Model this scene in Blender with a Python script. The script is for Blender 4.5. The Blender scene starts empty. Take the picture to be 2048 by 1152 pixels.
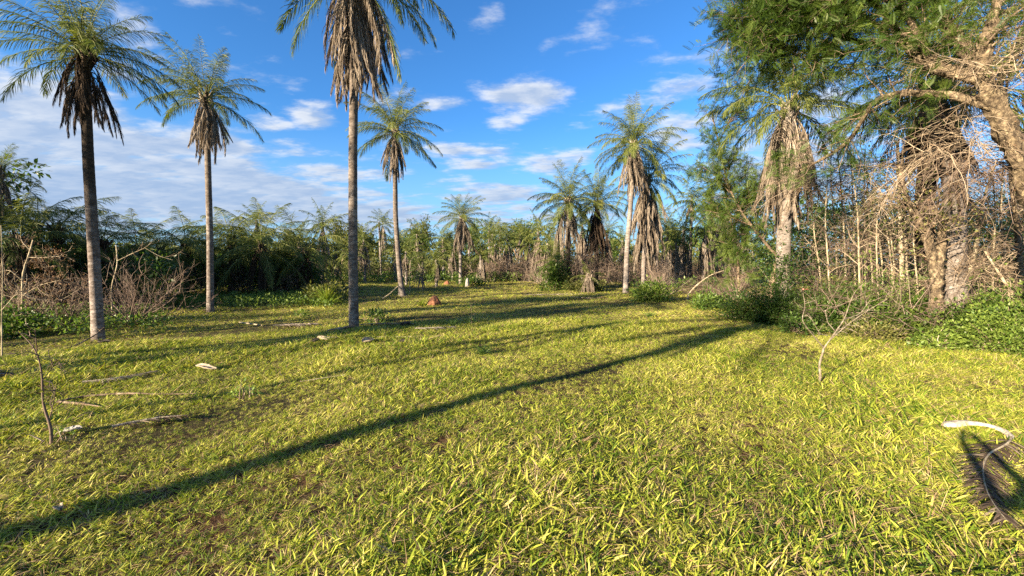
import bpy, math, random
import numpy as np
from mathutils import Vector, Matrix, Euler

SC = bpy.context.scene
COL = SC.collection
R = math.radians
PI = math.pi

# ------------------------------------------------------------------ camera
CAM_H = 1.7
PITCH = 3.29
F = 800.0                       # focal length in photo pixels (2048 wide)
cam_d = bpy.data.cameras.new('camera')
cam = bpy.data.objects.new('camera', cam_d)
COL.objects.link(cam)
cam.location = (0, 0, CAM_H)
cam.rotation_euler = (R(90 - PITCH), 0, 0)
cam_d.sensor_width = 36
cam_d.lens = 36 * F / 2048
cam_d.clip_start = 0.02
cam_d.clip_end = 3000
SC.camera = cam

# ------------------------------------------------------------------ sun, sky, exposure
SUN_EL = 15.5
SUN_AZ = -131.0                 # compass style: 0 = +Y, positive towards +X ; where the sun stands
sl = bpy.data.lights.new('sun', 'SUN')
sl.energy = 5.0
sl.angle = R(0.55)
sl.color = (1.0, 0.83, 0.60)
so = bpy.data.objects.new('sun', sl)
COL.objects.link(so)
sdir = Vector((math.sin(R(SUN_AZ)) * math.cos(R(SUN_EL)), math.cos(R(SUN_AZ)) * math.cos(R(SUN_EL)), math.sin(R(SUN_EL))))
so.rotation_euler = sdir.to_track_quat('Z', 'Y').to_euler()

SC.view_settings.view_transform = 'Standard'
SC.view_settings.look = 'None'
SC.view_settings.gamma = 1
SC.view_settings.use_curve_mapping = False
SC.view_settings.exposure = 2.15
SC.cycles.max_bounces = 6
SC.cycles.transparent_max_bounces = 8
SC.cycles.use_denoising = False


class NT:
    """small helper to write node trees"""
    def __init__(s, tree):
        s.t = tree
        s.t.nodes.clear()

    def n(s, typ, **kw):
        nd = s.t.nodes.new(typ)
        for k, v in kw.items():
            setattr(nd, k, v)
        return nd

    def put(s, sock, val):
        if hasattr(val, 'is_output'):
            s.t.links.new(val, sock)
        elif val is not None:
            sock.default_value = val

    def math(s, op, a, b=None, c=None, clamp=False):
        nd = s.n('ShaderNodeMath', operation=op)
        nd.use_clamp = clamp
        s.put(nd.inputs[0], a)
        if b is not None: s.put(nd.inputs[1], b)
        if c is not None: s.put(nd.inputs[2], c)
        return nd.outputs[0]

    def vmath(s, op, a, b=None, out=0):
        nd = s.n('ShaderNodeVectorMath', operation=op)
        s.put(nd.inputs[0], a)
        if b is not None: s.put(nd.inputs[1], b)
        return nd.outputs['Value'] if out == 'v' else nd.outputs[0]

    def maprange(s, v, a, b, c=0.0, d=1.0, smooth=False):
        nd = s.n('ShaderNodeMapRange')
        if smooth: nd.interpolation_type = 'SMOOTHSTEP'
        nd.clamp = True
        s.put(nd.inputs[0], v); s.put(nd.inputs[1], a); s.put(nd.inputs[2], b); s.put(nd.inputs[3], c); s.put(nd.inputs[4], d)
        return nd.outputs[0]

    def noise(s, vec, scale=5.0, detail=4.0, rough=0.55, out='Fac', lac=2.0, dist=0.0):
        nd = s.n('ShaderNodeTexNoise')
        s.put(nd.inputs['Vector'], vec)
        nd.inputs['Scale'].default_value = scale
        nd.inputs['Detail'].default_value = detail
        nd.inputs['Roughness'].default_value = rough
        nd.inputs['Lacunarity'].default_value = lac
        nd.inputs['Distortion'].default_value = dist
        return nd.outputs[out]

    def mix(s, f, a, b, blend='MIX'):
        nd = s.n('ShaderNodeMix', data_type='RGBA', blend_type=blend)
        s.put(nd.inputs[0], f)
        s.put(nd.inputs[6], a if hasattr(a, 'is_output') else (*a, 1) if len(a) == 3 else a)
        s.put(nd.inputs[7], b if hasattr(b, 'is_output') else (*b, 1) if len(b) == 3 else b)
        return nd.outputs[2]

    def ramp(s, f, stops):
        nd = s.n('ShaderNodeValToRGB')
        el = nd.color_ramp.elements
        while len(el) < len(stops): el.new(0.5)
        for e, (p, c) in zip(el, stops):
            e.position = p
            e.color = (*c, 1)
        s.put(nd.inputs[0], f)
        return nd.outputs[0]


def make_world():
    w = bpy.data.worlds.new('World')
    SC.world = w
    w.use_nodes = True
    T = NT(w.node_tree)
    out = T.n('ShaderNodeOutputWorld')
    bg = T.n('ShaderNodeBackground')
    T.t.links.new(bg.outputs[0], out.inputs[0])
    bg.inputs[1].default_value = 0.055
    sky = T.n('ShaderNodeTexSky', sky_type='NISHITA')
    sky.sun_disc = False
    sky.sun_elevation = R(SUN_EL)
    sky.sun_rotation = R(SUN_AZ % 360)
    sky.altitude = 200
    sky.air_density = 1.0
    sky.dust_density = 0.5
    sky.ozone_density = 2.5
    hs = T.n('ShaderNodeHueSaturation')
    hs.inputs['Hue'].default_value = 0.5
    hs.inputs['Saturation'].default_value = 1.12
    hs.inputs['Value'].default_value = 1.0
    T.put(hs.inputs['Color'], sky.outputs[0])
    base = T.mix(1.0, hs.outputs[0], SKYTINT, 'MULTIPLY')
    elz = T.n('ShaderNodeSeparateXYZ'); T.put(elz.inputs[0], T.n('ShaderNodeTexCoord').outputs['Generated'])
    base = T.mix(T.maprange(elz.outputs[2], 0.34, 0.0, 0.0, 0.8, True), base, (1.65, 2.75, 3.95))
    tc = T.n('ShaderNodeTexCoord').outputs['Generated']
    sep = T.n('ShaderNodeSeparateXYZ'); T.put(sep.inputs[0], tc)
    x, y, z = sep.outputs
    az = T.math('ARCTAN2', x, y)
    el = T.math('ARCSINE', z)
    comb = T.n('ShaderNodeCombineXYZ'); T.put(comb.inputs[0], az); T.put(comb.inputs[1], el)
    azel = comb.outputs[0]
    # cloud layer coordinates: direction projected on a flat layer overhead
    zc = T.math('ADD', T.math('MAXIMUM', z, 0.0), 0.13)
    inv = T.math('DIVIDE', 1.0, zc)
    sc = T.n('ShaderNodeVectorMath', operation='SCALE')
    T.put(sc.inputs[0], tc); T.put(sc.inputs['Scale'], inv)
    mp = T.n('ShaderNodeMapping'); T.put(mp.inputs[0], sc.outputs[0])
    mp.inputs['Rotation'].default_value = (0, 0, R(18))
    mp.inputs['Scale'].default_value = (0.8, 1.25, 0.0)
    mp.inputs['Location'].default_value = (3.1, 1.7, 0)
    uv = mp.outputs[0]
    n1 = T.noise(uv, 3.3, 8, 0.60)
    n2 = T.noise(T.vmath('ADD', uv, (-0.045, -0.04, 0)), 3.3, 6, 0.57)
    big = T.noise(uv, 0.9, 3, 0.5)
    # cloud banks: (photo px, py, half-width px, half-height px, strength)
    cov = None
    for (px, py, rx, ry, st) in CLOUDS:
        a0 = math.atan((px - 1024) / F)
        e0 = math.atan((530 - py) / F * math.cos(a0))
        ra = rx / F * math.cos(a0) ** 2
        re = ry / F * math.cos(a0)
        d = T.vmath('MULTIPLY', T.vmath('SUBTRACT', azel, (a0, e0, 0)), (1 / ra, 1 / re, 0))
        q = T.vmath('LENGTH', d, out='v')
        g = T.math('MULTIPLY', T.maprange(q, 1.25, 0.25, 0, 1, True), st)
        cov = g if cov is None else T.math('MAXIMUM', cov, g)
    # elsewhere in the sky the same kind of broken cloud goes on
    side = T.maprange(T.math('ABSOLUTE', T.math('ADD', az, 0.1)), 0.95, 1.3, 0.0, 0.30, True)
    cov = T.math('MAXIMUM', cov, T.math('ADD', side, T.maprange(big, 0.52, 0.75, 0.02, 0.22)))
    dens_in = T.math('ADD', n1, T.math('MULTIPLY', cov, 0.40))
    dens = T.maprange(dens_in, 0.56, 0.84, 0, 1, True)
    dens = T.math('MULTIPLY', dens, T.maprange(el, 0.0, 0.06, 0.65, 1.0))
    lit = T.maprange(T.math('SUBTRACT', n1, n2), -0.07, 0.08, 0.0, 1.0)
    thick = T.maprange(dens_in, 0.74, 0.98, 1.0, 0.0)
    f = T.math('MULTIPLY', T.math('ADD', T.math('MULTIPLY', lit, 0.75), 0.25), T.math('ADD', T.math('MULTIPLY', thick, 0.6), 0.4))
    f = T.math('MULTIPLY', f, T.maprange(el, 0.05, 0.30, 0.45, 1.0))
    ccol = T.mix(f, CLOUD_DARK, CLOUD_LIT)
    colr = T.mix(T.math('MULTIPLY', dens, 0.93), base, ccol)
    T.put(bg.inputs[0], colr)


SKYTINT = (0.50, 0.86, 1.16)
CLOUD_DARK = (1.45, 2.05, 3.1)
CLOUD_LIT = (3.9, 4.0, 4.15)
CLOUDS = [
    (60, 240, 360, 110, 0.95), (330, 320, 360, 90, 0.95), (100, 380, 560, 110, 1.1), (480, 400, 430, 75, 1.1), (700, 430, 260, 50, 0.9), (1000, 440, 400, 30, 0.6),
    (600, 300, 90, 22, 0.5), (545, 252, 60, 20, 0.6), (640, 235, 70, 35, 0.5), (300, 95, 70, 60, 0.45), (260, 150, 70, 25, 0.4),
    (1062, 203, 100, 42, 0.72), (1010, 240, 60, 30, 0.5), (430, 290, 120, 30, 1.0), (650, 350, 130, 22, 0.9), (900, 300, 90, 18, 0.7), (990, 380, 140, 14, 0.8), (960, 320, 140, 35, 0.6), (1110, 325, 110, 30, 0.6), (905, 358, 60, 20, 0.5),
    (1010, 405, 170, 28, 0.65), (1440, 115, 85, 36, 0.55), (1360, 195, 100, 26, 0.5), (1370, 260, 110, 60, 0.5), (1240, 215, 60, 18, 0.35),
    (985, 35, 40, 30, 0.25), (1600, 330, 300, 160, 0.55), (1800, 300, 300, 200, 0.4), (890, 215, 60, 18, 0.3),
    (20, 30, 60, 40, 0.4), (780, 350, 60, 16, 0.5), (1150, 258, 60, 14, 0.4),
]
make_world()

# ------------------------------------------------------------------ geometry helpers
RN = np.random.RandomState


def unit(a):
    return a / np.maximum(np.linalg.norm(a, axis=-1, keepdims=True), 1e-9)


class Geo:
    """collects vertices and faces (tri / quad) with a random value per vertex, then makes ONE mesh"""
    def __init__(s):
        s.v, s.q, s.t, s.a, s.n = [], [], [], [], 0
        s.qm, s.tm = [], []

    def add(s, v, quads=None, tris=None, a=None, m=0):
        v = np.asarray(v, np.float32).reshape(-1, 3)
        s.v.append(v)
        s.a.append(np.full(len(v), 0.5, np.float32) if a is None else np.broadcast_to(np.asarray(a, np.float32), (len(v),)))
        if quads is not None and len(quads):
            q = np.asarray(quads, np.int64).reshape(-1, 4) + s.n
            s.q.append(q); s.qm.append(np.full(len(q), m, np.int32))
        if tris is not None and len(tris):
            t = np.asarray(tris, np.int64).reshape(-1, 3) + s.n
            s.t.append(t); s.tm.append(np.full(len(t), m, np.int32))
        s.n += len(v)
        return s

    def mesh(s, name, mats, smooth=True):
        me = bpy.data.meshes.new(name)
        v = np.concatenate(s.v) if s.v else np.zeros((0, 3), np.float32)
        q = np.concatenate(s.q) if s.q else np.zeros((0, 4), np.int64)
        t = np.concatenate(s.t) if s.t else np.zeros((0, 3), np.int64)
        me.vertices.add(len(v)); me.vertices.foreach_set('co', v.ravel())
        nl = q.size + t.size
        me.loops.add(nl)
        me.loops.foreach_set('vertex_index', np.concatenate([q.ravel(), t.ravel()]).astype(np.int32))
        me.polygons.add(len(q) + len(t))
        ls = np.concatenate([np.arange(len(q)) * 4, q.size + np.arange(len(t)) * 3]).astype(np.int32)
        me.polygons.foreach_set('loop_start', ls)
        mi = np.concatenate((s.qm or [np.zeros(0, np.int32)]) + (s.tm or [np.zeros(0, np.int32)])).astype(np.int32)
        me.polygons.foreach_set('material_index', mi)
        me.polygons.foreach_set('use_smooth', np.full(len(q) + len(t), smooth, bool))
        at = me.attributes.new('v', 'FLOAT', 'POINT')
        at.data.foreach_set('value', np.concatenate(s.a).astype(np.float32) if s.a else np.zeros(0, np.float32))
        me.update(calc_edges=True)
        for m in (mats if isinstance(mats, (list, tuple)) else [mats]):
            me.materials.append(m)
        return me


def add_tubes(g, P, Rr, k=4, a=None, m=0, cap=False):
    """P (m,n,3) polylines with radii (m,n)"""
    P = np.asarray(P, float)
    if P.ndim == 2: P = P[None]
    Rr = np.asarray(Rr, float)
    if Rr.ndim == 1: Rr = np.broadcast_to(Rr, P.shape[:2])
    M, N = P.shape[:2]
    if M == 0: return
    t = unit(np.gradient(P, axis=1))
    ref = np.where(np.abs(t[..., :1]) < 0.9, np.array([1.0, 0, 0]), np.array([0, 1.0, 0]))
    if k >= 6: ref = np.broadcast_to(ref[:, :1], ref.shape)
    u = unit(np.cross(t, ref))
    w = np.cross(t, u)
    ang = np.arange(k) * 2 * PI / k
    ring = P[:, :, None] + Rr[:, :, None, None] * (u[:, :, None] * np.cos(ang)[None, None, :, None] + w[:, :, None] * np.sin(ang)[None, None, :, None])
    i = np.arange(N - 1)[:, None] * k
    j = np.arange(k)[None]
    j2 = (j + 1) % k
    q = np.stack([i + j, i + j2, i + k + j2, i + k + j], -1).reshape(-1, 4)
    quads = (q[None] + (np.arange(M) * N * k)[:, None, None]).reshape(-1, 4)
    if a is None: a = 0.5
    a = np.asarray(a, float)
    if a.ndim == 1 and len(a) == M: a = np.repeat(a, N * k)
    g.add(ring.reshape(-1, 3), quads=quads, a=a, m=m)


def replicate(g, tv, tq, tt, O, X, Y, Z, S, a=None, m=0):
    """copies of a template (tv, quads tq, tris tt) at origins O with axes X,Y,Z and scales S"""
    n = len(O)
    if n == 0: return
    S = np.broadcast_to(np.asarray(S, float).reshape(-1, 1) if np.ndim(S) < 2 else S, (n, 3) if np.ndim(S) == 2 else (n, 1))
    tvs = tv[None] * (S[:, None, :] if S.shape[1] == 3 else S[:, None, :])
    v = O[:, None] + tvs[..., 0:1] * X[:, None] + tvs[..., 1:2] * Y[:, None] + tvs[..., 2:3] * Z[:, None]
    k = len(tv)
    off = (np.arange(n) * k)[:, None, None]
    aa = None
    if a is not None: aa = np.repeat(np.broadcast_to(a, (n,)), k)
    g.add(v.reshape(-1, 3), quads=None if tq is None else (np.asarray(tq)[None] + off).reshape(-1, 4),
          tris=None if tt is None else (np.asarray(tt)[None] + off).reshape(-1, 3), a=aa, m=m)


def frames(X, rng, up=0.7):
    X = unit(X)
    ref = np.zeros_like(X); ref[:, 2] = up
    ref = ref + rng.randn(*X.shape) * 0.35
    Y = unit(np.cross(ref, X)); Z = np.cross(X, Y)
    return X, Y, Z


def grow(P0, D0, L, n, wob, grav, rng, up=None):
    """random-walk polylines: returns (m,n,3)"""
    m = len(P0)
    P = np.zeros((m, n, 3)); P[:, 0] = P0
    d = unit(np.asarray(D0, float)); L = np.broadcast_to(L, (m,))
    for i in range(1, n):
        d = d + rng.randn(m, 3) * wob
        d[:, 2] -= grav
        d = unit(d)
        P[:, i] = P[:, i - 1] + d * (L / (n - 1))[:, None]
    return P


def taper(r0, r1, n, m):
    r0 = np.broadcast_to(r0, (m,)); r1 = np.broadcast_to(r1, (m,))
    t = np.linspace(0, 1, n)
    return r0[:, None] * (1 - t) + r1[:, None] * t


def spawn(P, Rr, count, t0, t1, ang, rng, upb=0.0):
    """pick points on polylines P and directions leaving them"""
    m, n = P.shape[:2]
    w = np.linalg.norm(P[:, -1] - P[:, 0], axis=1) + 1e-3
    idx = rng.choice(m, count, p=w / w.sum())
    t = rng.uniform(t0, t1, count) * (n - 1)
    i = np.minimum(t.astype(int), n - 2); f = (t - i)[:, None]
    p = P[idx, i] * (1 - f) + P[idx, i + 1] * f
    r = Rr[idx, i] * (1 - f[:, 0]) + Rr[idx, i + 1] * f[:, 0]
    tan = unit(P[idx, i + 1] - P[idx, i])
    side = unit(np.cross(tan, rng.randn(count, 3)))
    a = np.radians(ang) * rng.uniform(0.7, 1.3, count)
    d = tan * np.cos(a)[:, None] + side * np.sin(a)[:, None]
    d[:, 2] += upb
    return p, unit(d), r, idx


# ------------------------------------------------------------------ objects
def _name(name):
    return name


def tag(o, label=None, cat=None, group=None, kind=None):
    if label: o['label'] = label
    if cat: o['category'] = cat
    if group: o['group'] = group
    if kind: o['kind'] = kind
    return o


def empty(name, loc, label, cat, group=None, rz=0.0):
    o = bpy.data.objects.new(name, None)
    o.location = loc; o.rotation_euler = (0, 0, rz)
    o.empty_display_size = 0.2
    COL.objects.link(o)
    return tag(o, label, cat, group)


def put(name, me, parent=None, loc=(0, 0, 0), rot=(0, 0, 0), scale=1.0):
    o = bpy.data.objects.new(name, me)
    o.parent = parent
    o.location = loc
    o.rotation_euler = rot
    o.scale = (scale,) * 3 if not isinstance(scale, (tuple, list)) else scale
    COL.objects.link(o)
    return o


def copy_tree(o, parent=None):
    c = o.copy(); COL.objects.link(c); c.parent = parent
    for ch in list(o.children): copy_tree(ch, c)
    return c


P_ = R(PITCH)


def at(px, py, Y):
    dx = (px - 1024) / F; dy = (576 - py) / F
    d = np.array([dx, math.cos(P_) + dy * math.sin(P_), dy * math.cos(P_) - math.sin(P_)])
    s = Y / d[1]
    return np.array([0, 0, CAM_H]) + d * s


def hgt(x, y):
    """gentle unevenness of the ground"""
    x = np.asarray(x, float); y = np.asarray(y, float)
    h = 0.035 * np.sin(x * 0.9 + 0.4 * y) + 0.03 * np.sin(y * 1.3 - 0.5 * x + 1.0) + 0.018 * np.sin(2.7 * x + 1.1 * y + 2) + 0.016 * np.sin(3.1 * y - 1.7 * x)
    h = 0.55 * h + 0.05 * np.sin(x * 0.21 + 1.3) * np.sin(y * 0.17)
    r = np.sqrt(x * x + y * y)
    return h * np.clip((r - 0.3) / 2, 0.15, 1)


def gpt(px, py):
    """ground point below a photo pixel"""
    Y = 10.0
    p = at(px, py, Y)
    d = p - np.array([0, 0, CAM_H])
    s = -CAM_H / d[2]
    q = np.array([0, 0, CAM_H]) + d * s
    q[2] = float(hgt(q[0], q[1]))
    return q


# ------------------------------------------------------------------ materials
def mat(name):
    m = bpy.data.materials.new(name); m.use_nodes = True
    return m, NT(m.node_tree)


def leaf_mat(name, stops, trans=0.35, rough=0.5, spec=0.3, tcol=None, patch=None, objvar=0.25):
    """foliage: colour by a random value per leaf, some light passes through"""
    m, T = mat(name)
    out = T.n('ShaderNodeOutputMaterial')
    a = T.n('ShaderNodeAttribute', attribute_name='v').outputs['Fac']
    oi = T.n('ShaderNodeObjectInfo').outputs['Random']
    f = T.math('ADD', a, T.math('MULTIPLY', T.math('SUBTRACT', oi, 0.5), objvar), clamp=True)
    if patch:
        pos = T.n('ShaderNodeNewGeometry').outputs['Position']
        nz = T.noise(pos, patch, 3, 0.5)
        f = T.math('ADD', f, T.math('MULTIPLY', T.math('SUBTRACT', nz, 0.5), 0.9), clamp=True)
    col = T.ramp(f, stops)
    pr = T.n('ShaderNodeBsdfPrincipled')
    T.put(pr.inputs['Base Color'], col)
    pr.inputs['Roughness'].default_value = rough
    pr.inputs['Specular IOR Level'].default_value = spec
    if trans > 0:
        tr = T.n('ShaderNodeBsdfTranslucent')
        T.put(tr.inputs['Color'], T.mix(1.0, col, tcol or (1.25, 1.35, 0.6), 'MULTIPLY'))
        mx = T.n('ShaderNodeMixShader'); mx.inputs[0].default_value = trans
        T.t.links.new(pr.outputs[0], mx.inputs[1]); T.t.links.new(tr.outputs[0], mx.inputs[2])
        T.t.links.new(mx.outputs[0], out.inputs[0])
    else:
        T.t.links.new(pr.outputs[0], out.inputs[0])
    return m


def bark_mat(name, c1, c2, c3, sc=(9, 9, 30), bump=0.5, blotch=2.0, dark_from=None, dark_to=None, dark=(0.03, 0.022, 0.016), lo=None):
    m, T = mat(name)
    out = T.n('ShaderNodeOutputMaterial')
    tc = T.n('ShaderNodeTexCoord').outputs['Object']
    mp = T.n('ShaderNodeMapping'); T.put(mp.inputs[0], tc); mp.inputs['Scale'].default_value = sc
    n1 = T.noise(mp.outputs[0], 1.0, 6, 0.65)
    n2 = T.noise(tc, blotch, 4, 0.6)
    n3 = T.noise(mp.outputs[0], 3.1, 3, 0.6)
    col = T.ramp(n1, [(0.36, c2), (0.50, c1), (0.66, c3)])
    col = T.mix(T.maprange(n2, 0.42, 0.62), col, T.mix(0.6, col, c2))
    col = T.mix(T.maprange(n3, 0.62, 0.70), col, tuple(x * 0.35 for x in c2))
    n4 = T.noise(tc, blotch * 3.3, 5, 0.7)
    col = T.mix(T.maprange(n4, 0.60, 0.70, 0.0, 0.7), col, tuple(min(0.6, x * 1.35) for x in c3))
    col = T.mix(T.maprange(n4, 0.42, 0.30, 0.0, 0.7), col, tuple(x * 0.5 for x in c2))
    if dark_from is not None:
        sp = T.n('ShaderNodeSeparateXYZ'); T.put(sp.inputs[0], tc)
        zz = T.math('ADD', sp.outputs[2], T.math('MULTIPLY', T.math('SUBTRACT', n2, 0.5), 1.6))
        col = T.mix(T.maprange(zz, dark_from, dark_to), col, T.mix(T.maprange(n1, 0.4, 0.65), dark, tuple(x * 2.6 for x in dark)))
    pr = T.n('ShaderNodeBsdfPrincipled')
    T.put(pr.inputs['Base Color'], col)
    pr.inputs['Roughness'].default_value = 0.92
    pr.inputs['Specular IOR Level'].default_value = 0.15
    b = T.n('ShaderNodeBump'); b.inputs['Strength'].default_value = bump; b.inputs['Distance'].default_value = 0.03
    T.put(b.inputs['Height'], T.math('ADD', n1, T.math('MULTIPLY', n3, 0.4)))
    T.put(pr.inputs['Normal'], b.outputs[0])
    T.t.links.new(pr.outputs[0], out.inputs[0])
    return m


G = {}
G['frond'] = leaf_mat('palm_leaf', [(0, (0.042, 0.062, 0.014)), (0.5, (0.105, 0.130, 0.028)), (1, (0.22, 0.215, 0.060))], 0.32, 0.55, 0.22)
G['rachis'] = leaf_mat('palm_stalk', [(0, (0.10, 0.12, 0.03)), (1, (0.22, 0.22, 0.07))], 0, 0.6)
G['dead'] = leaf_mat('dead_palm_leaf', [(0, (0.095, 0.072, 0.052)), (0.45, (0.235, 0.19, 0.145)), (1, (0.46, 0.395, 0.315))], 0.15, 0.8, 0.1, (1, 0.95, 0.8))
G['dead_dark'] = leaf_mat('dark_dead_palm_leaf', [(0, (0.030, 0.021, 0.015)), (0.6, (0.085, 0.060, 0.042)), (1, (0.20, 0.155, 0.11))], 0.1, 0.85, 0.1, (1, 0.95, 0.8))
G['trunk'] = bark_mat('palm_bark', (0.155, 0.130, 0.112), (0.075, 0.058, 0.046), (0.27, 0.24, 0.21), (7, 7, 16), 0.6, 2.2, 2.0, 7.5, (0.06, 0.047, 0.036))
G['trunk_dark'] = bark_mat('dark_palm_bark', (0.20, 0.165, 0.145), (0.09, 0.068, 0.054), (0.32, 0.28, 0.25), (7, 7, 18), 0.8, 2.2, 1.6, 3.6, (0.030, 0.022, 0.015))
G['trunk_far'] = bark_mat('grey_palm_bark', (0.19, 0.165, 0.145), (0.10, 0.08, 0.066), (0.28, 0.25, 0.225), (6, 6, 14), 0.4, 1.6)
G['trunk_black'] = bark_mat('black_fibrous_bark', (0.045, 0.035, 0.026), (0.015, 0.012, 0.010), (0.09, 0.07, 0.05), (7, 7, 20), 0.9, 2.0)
G['cork'] = bark_mat('corky_yellow_bark', (0.155, 0.115, 0.072), (0.042, 0.031, 0.022), (0.33, 0.262, 0.165), (16, 16, 10), 1.0, 7.0)
G['bark'] = bark_mat('brown_bark', (0.18, 0.13, 0.085), (0.07, 0.05, 0.035), (0.30, 0.23, 0.16), (10, 10, 5), 0.8, 3.0)
G['pale_stem'] = bark_mat('pale_stem', (0.36, 0.30, 0.20), (0.17, 0.13, 0.085), (0.48, 0.41, 0.29), (12, 12, 5), 0.4, 3.0)
G['sapling_bark'] = bark_mat('grey_sapling_bark', (0.20, 0.165, 0.12), (0.10, 0.078, 0.055), (0.33, 0.28, 0.22), (30, 30, 12), 0.6, 8.0)
G['twig'] = leaf_mat('dry_twig', [(0, (0.10, 0.068, 0.045)), (0.5, (0.21, 0.155, 0.105)), (1, (0.38, 0.31, 0.22))], 0, 0.85, 0.1)
G['twig_dark'] = leaf_mat('dark_twig', [(0, (0.055, 0.04, 0.03)), (0.5, (0.12, 0.085, 0.065)), (1, (0.22, 0.165, 0.13))], 0, 0.85, 0.1)  # darker twig colour; on the left thicket's bare bushes it stands in for shade
G['twig_pink'] = leaf_mat('reddish_dry_twig', [(0, (0.08, 0.056, 0.042)), (0.5, (0.165, 0.122, 0.092)), (1, (0.30, 0.235, 0.18))], 0, 0.85, 0.1)
G['leaf'] = leaf_mat('tree_leaf', [(0, (0.024, 0.052, 0.010)), (0.5, (0.062, 0.110, 0.018)), (1, (0.14, 0.18, 0.035))], 0.35, 0.45, 0.35)
G['leaf_y'] = leaf_mat('yellowish_leaf', [(0, (0.06, 0.075, 0.02)), (0.5, (0.12, 0.13, 0.035)), (1, (0.22, 0.20, 0.06))], 0.35, 0.55, 0.2)
G['leaf_bush'] = leaf_mat('bush_leaf', [(0, (0.03, 0.062, 0.012)), (0.5, (0.085, 0.145, 0.024)), (1, (0.19, 0.25, 0.045))], 0.35, 0.45, 0.35)
G['leaf_brown'] = leaf_mat('withered_leaf', [(0, (0.08, 0.045, 0.028)), (0.5, (0.17, 0.105, 0.06)), (1, (0.28, 0.19, 0.11))], 0.2, 0.8, 0.1, (1, 0.9, 0.7))
G['grass'] = leaf_mat('grass_blade', [(0, (0.05, 0.100, 0.010)), (0.28, (0.17, 0.230, 0.020)), (0.55, (0.35, 0.365, 0.045)), (0.8, (0.50, 0.455, 0.11)), (1, (0.60, 0.50, 0.24))], 0.30, 0.6, 0.18, (1.15, 1.15, 0.5), 0.55, 0.5)
G['straw'] = leaf_mat('straw', [(0, (0.15, 0.085, 0.045)), (0.5, (0.33, 0.22, 0.12)), (1, (0.52, 0.40, 0.23))], 0.15, 0.7, 0.2, (1, 0.9, 0.7))


def simple_mat(name, c1, c2, scale=8, rough=0.9, bump=0.4, spec=0.2, detail=5):
    m, T = mat(name)
    out = T.n('ShaderNodeOutputMaterial')
    tc = T.n('ShaderNodeTexCoord').outputs['Object']
    n1 = T.noise(tc, scale, detail, 0.6)
    pr = T.n('ShaderNodeBsdfPrincipled')
    T.put(pr.inputs['Base Color'], T.mix(T.maprange(n1, 0.35, 0.65), c1, c2))
    pr.inputs['Roughness'].default_value = rough
    pr.inputs['Specular IOR Level'].default_value = spec
    b = T.n('ShaderNodeBump'); b.inputs['Strength'].default_value = bump; b.inputs['Distance'].default_value = 0.02
    T.put(b.inputs['Height'], n1); T.put(pr.inputs['Normal'], b.outputs[0])
    T.t.links.new(pr.outputs[0], out.inputs[0])
    return m


G['termite'] = simple_mat('red_earth_mound', (0.13, 0.055, 0.030), (0.23, 0.105, 0.058), 9)
G['termite_bright'] = simple_mat('bright_red_earth', (0.28, 0.095, 0.042), (0.42, 0.17, 0.08), 9)
G['pale'] = simple_mat('bleached_spathe', (0.20, 0.16, 0.11), (0.40, 0.33, 0.24), 22, 0.8)
G['cream'] = simple_mat('cream_sheath', (0.34, 0.27, 0.19), (0.66, 0.58, 0.45), 30, 0.75, 0.8)
G['palegrey'] = simple_mat('bleached_grey', (0.16, 0.15, 0.14), (0.32, 0.30, 0.27), 14, 0.7)
G['blackhusk'] = simple_mat('black_husk', (0.02, 0.016, 0.013), (0.06, 0.05, 0.04), 14, 0.8)
G['skin'] = simple_mat('skin', (0.42, 0.25, 0.17), (0.46, 0.28, 0.19), 20, 0.5, 0.1)
G['shirt'] = simple_mat('blue_cotton', (0.07, 0.12, 0.22), (0.09, 0.14, 0.25), 30, 0.9, 0.2)
G['jeans'] = simple_mat('dark_denim', (0.03, 0.04, 0.07), (0.05, 0.06, 0.09), 40, 0.9, 0.2)
G['hair'] = simple_mat('dark_hair', (0.015, 0.01, 0.008), (0.03, 0.022, 0.018), 60, 0.6)
G['black'] = simple_mat('black_glass', (0.01, 0.01, 0.01), (0.015, 0.015, 0.015), 5, 0.2, 0.0, 0.5)


def ground_mat():
    m, T = mat('red_soil_with_litter')
    out = T.n('ShaderNodeOutputMaterial')
    pos = T.n('ShaderNodeNewGeometry').outputs['Position']
    n1 = T.noise(pos, 0.45, 4, 0.6)
    n2 = T.noise(pos, 9.0, 6, 0.7)
    n3 = T.noise(pos, 45.0, 4, 0.7)
    soil = T.ramp(n2, [(0.35, (0.03, 0.013, 0.008)), (0.55, (0.075, 0.030, 0.016)), (0.72, (0.20, 0.085, 0.045))])
    green = T.ramp(n3, [(0.3, (0.018, 0.016, 0.008)), (0.55, (0.042, 0.036, 0.014)), (0.75, (0.12, 0.09, 0.038))])
    ln = T.vmath('LENGTH', pos, out='v')
    f = T.math('ADD', T.maprange(n1, 0.35, 0.6), T.maprange(ln, 2.0, 7.0, -0.30, 0.8), clamp=True)
    col = T.mix(f, soil, green)
    pr = T.n('ShaderNodeBsdfPrincipled')
    T.put(pr.inputs['Base Color'], col)
    pr.inputs['Roughness'].default_value = 0.95
    pr.inputs['Specular IOR Level'].default_value = 0.1
    b = T.n('ShaderNodeBump'); b.inputs['Strength'].default_value = 0.8; b.inputs['Distance'].default_value = 0.05
    T.put(b.inputs['Height'], T.math('ADD', n2, T.math('MULTIPLY', n3, 0.5))); T.put(pr.inputs['Normal'], b.outputs[0])
    T.t.links.new(pr.outputs[0], out.inputs[0])
    return m


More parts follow.
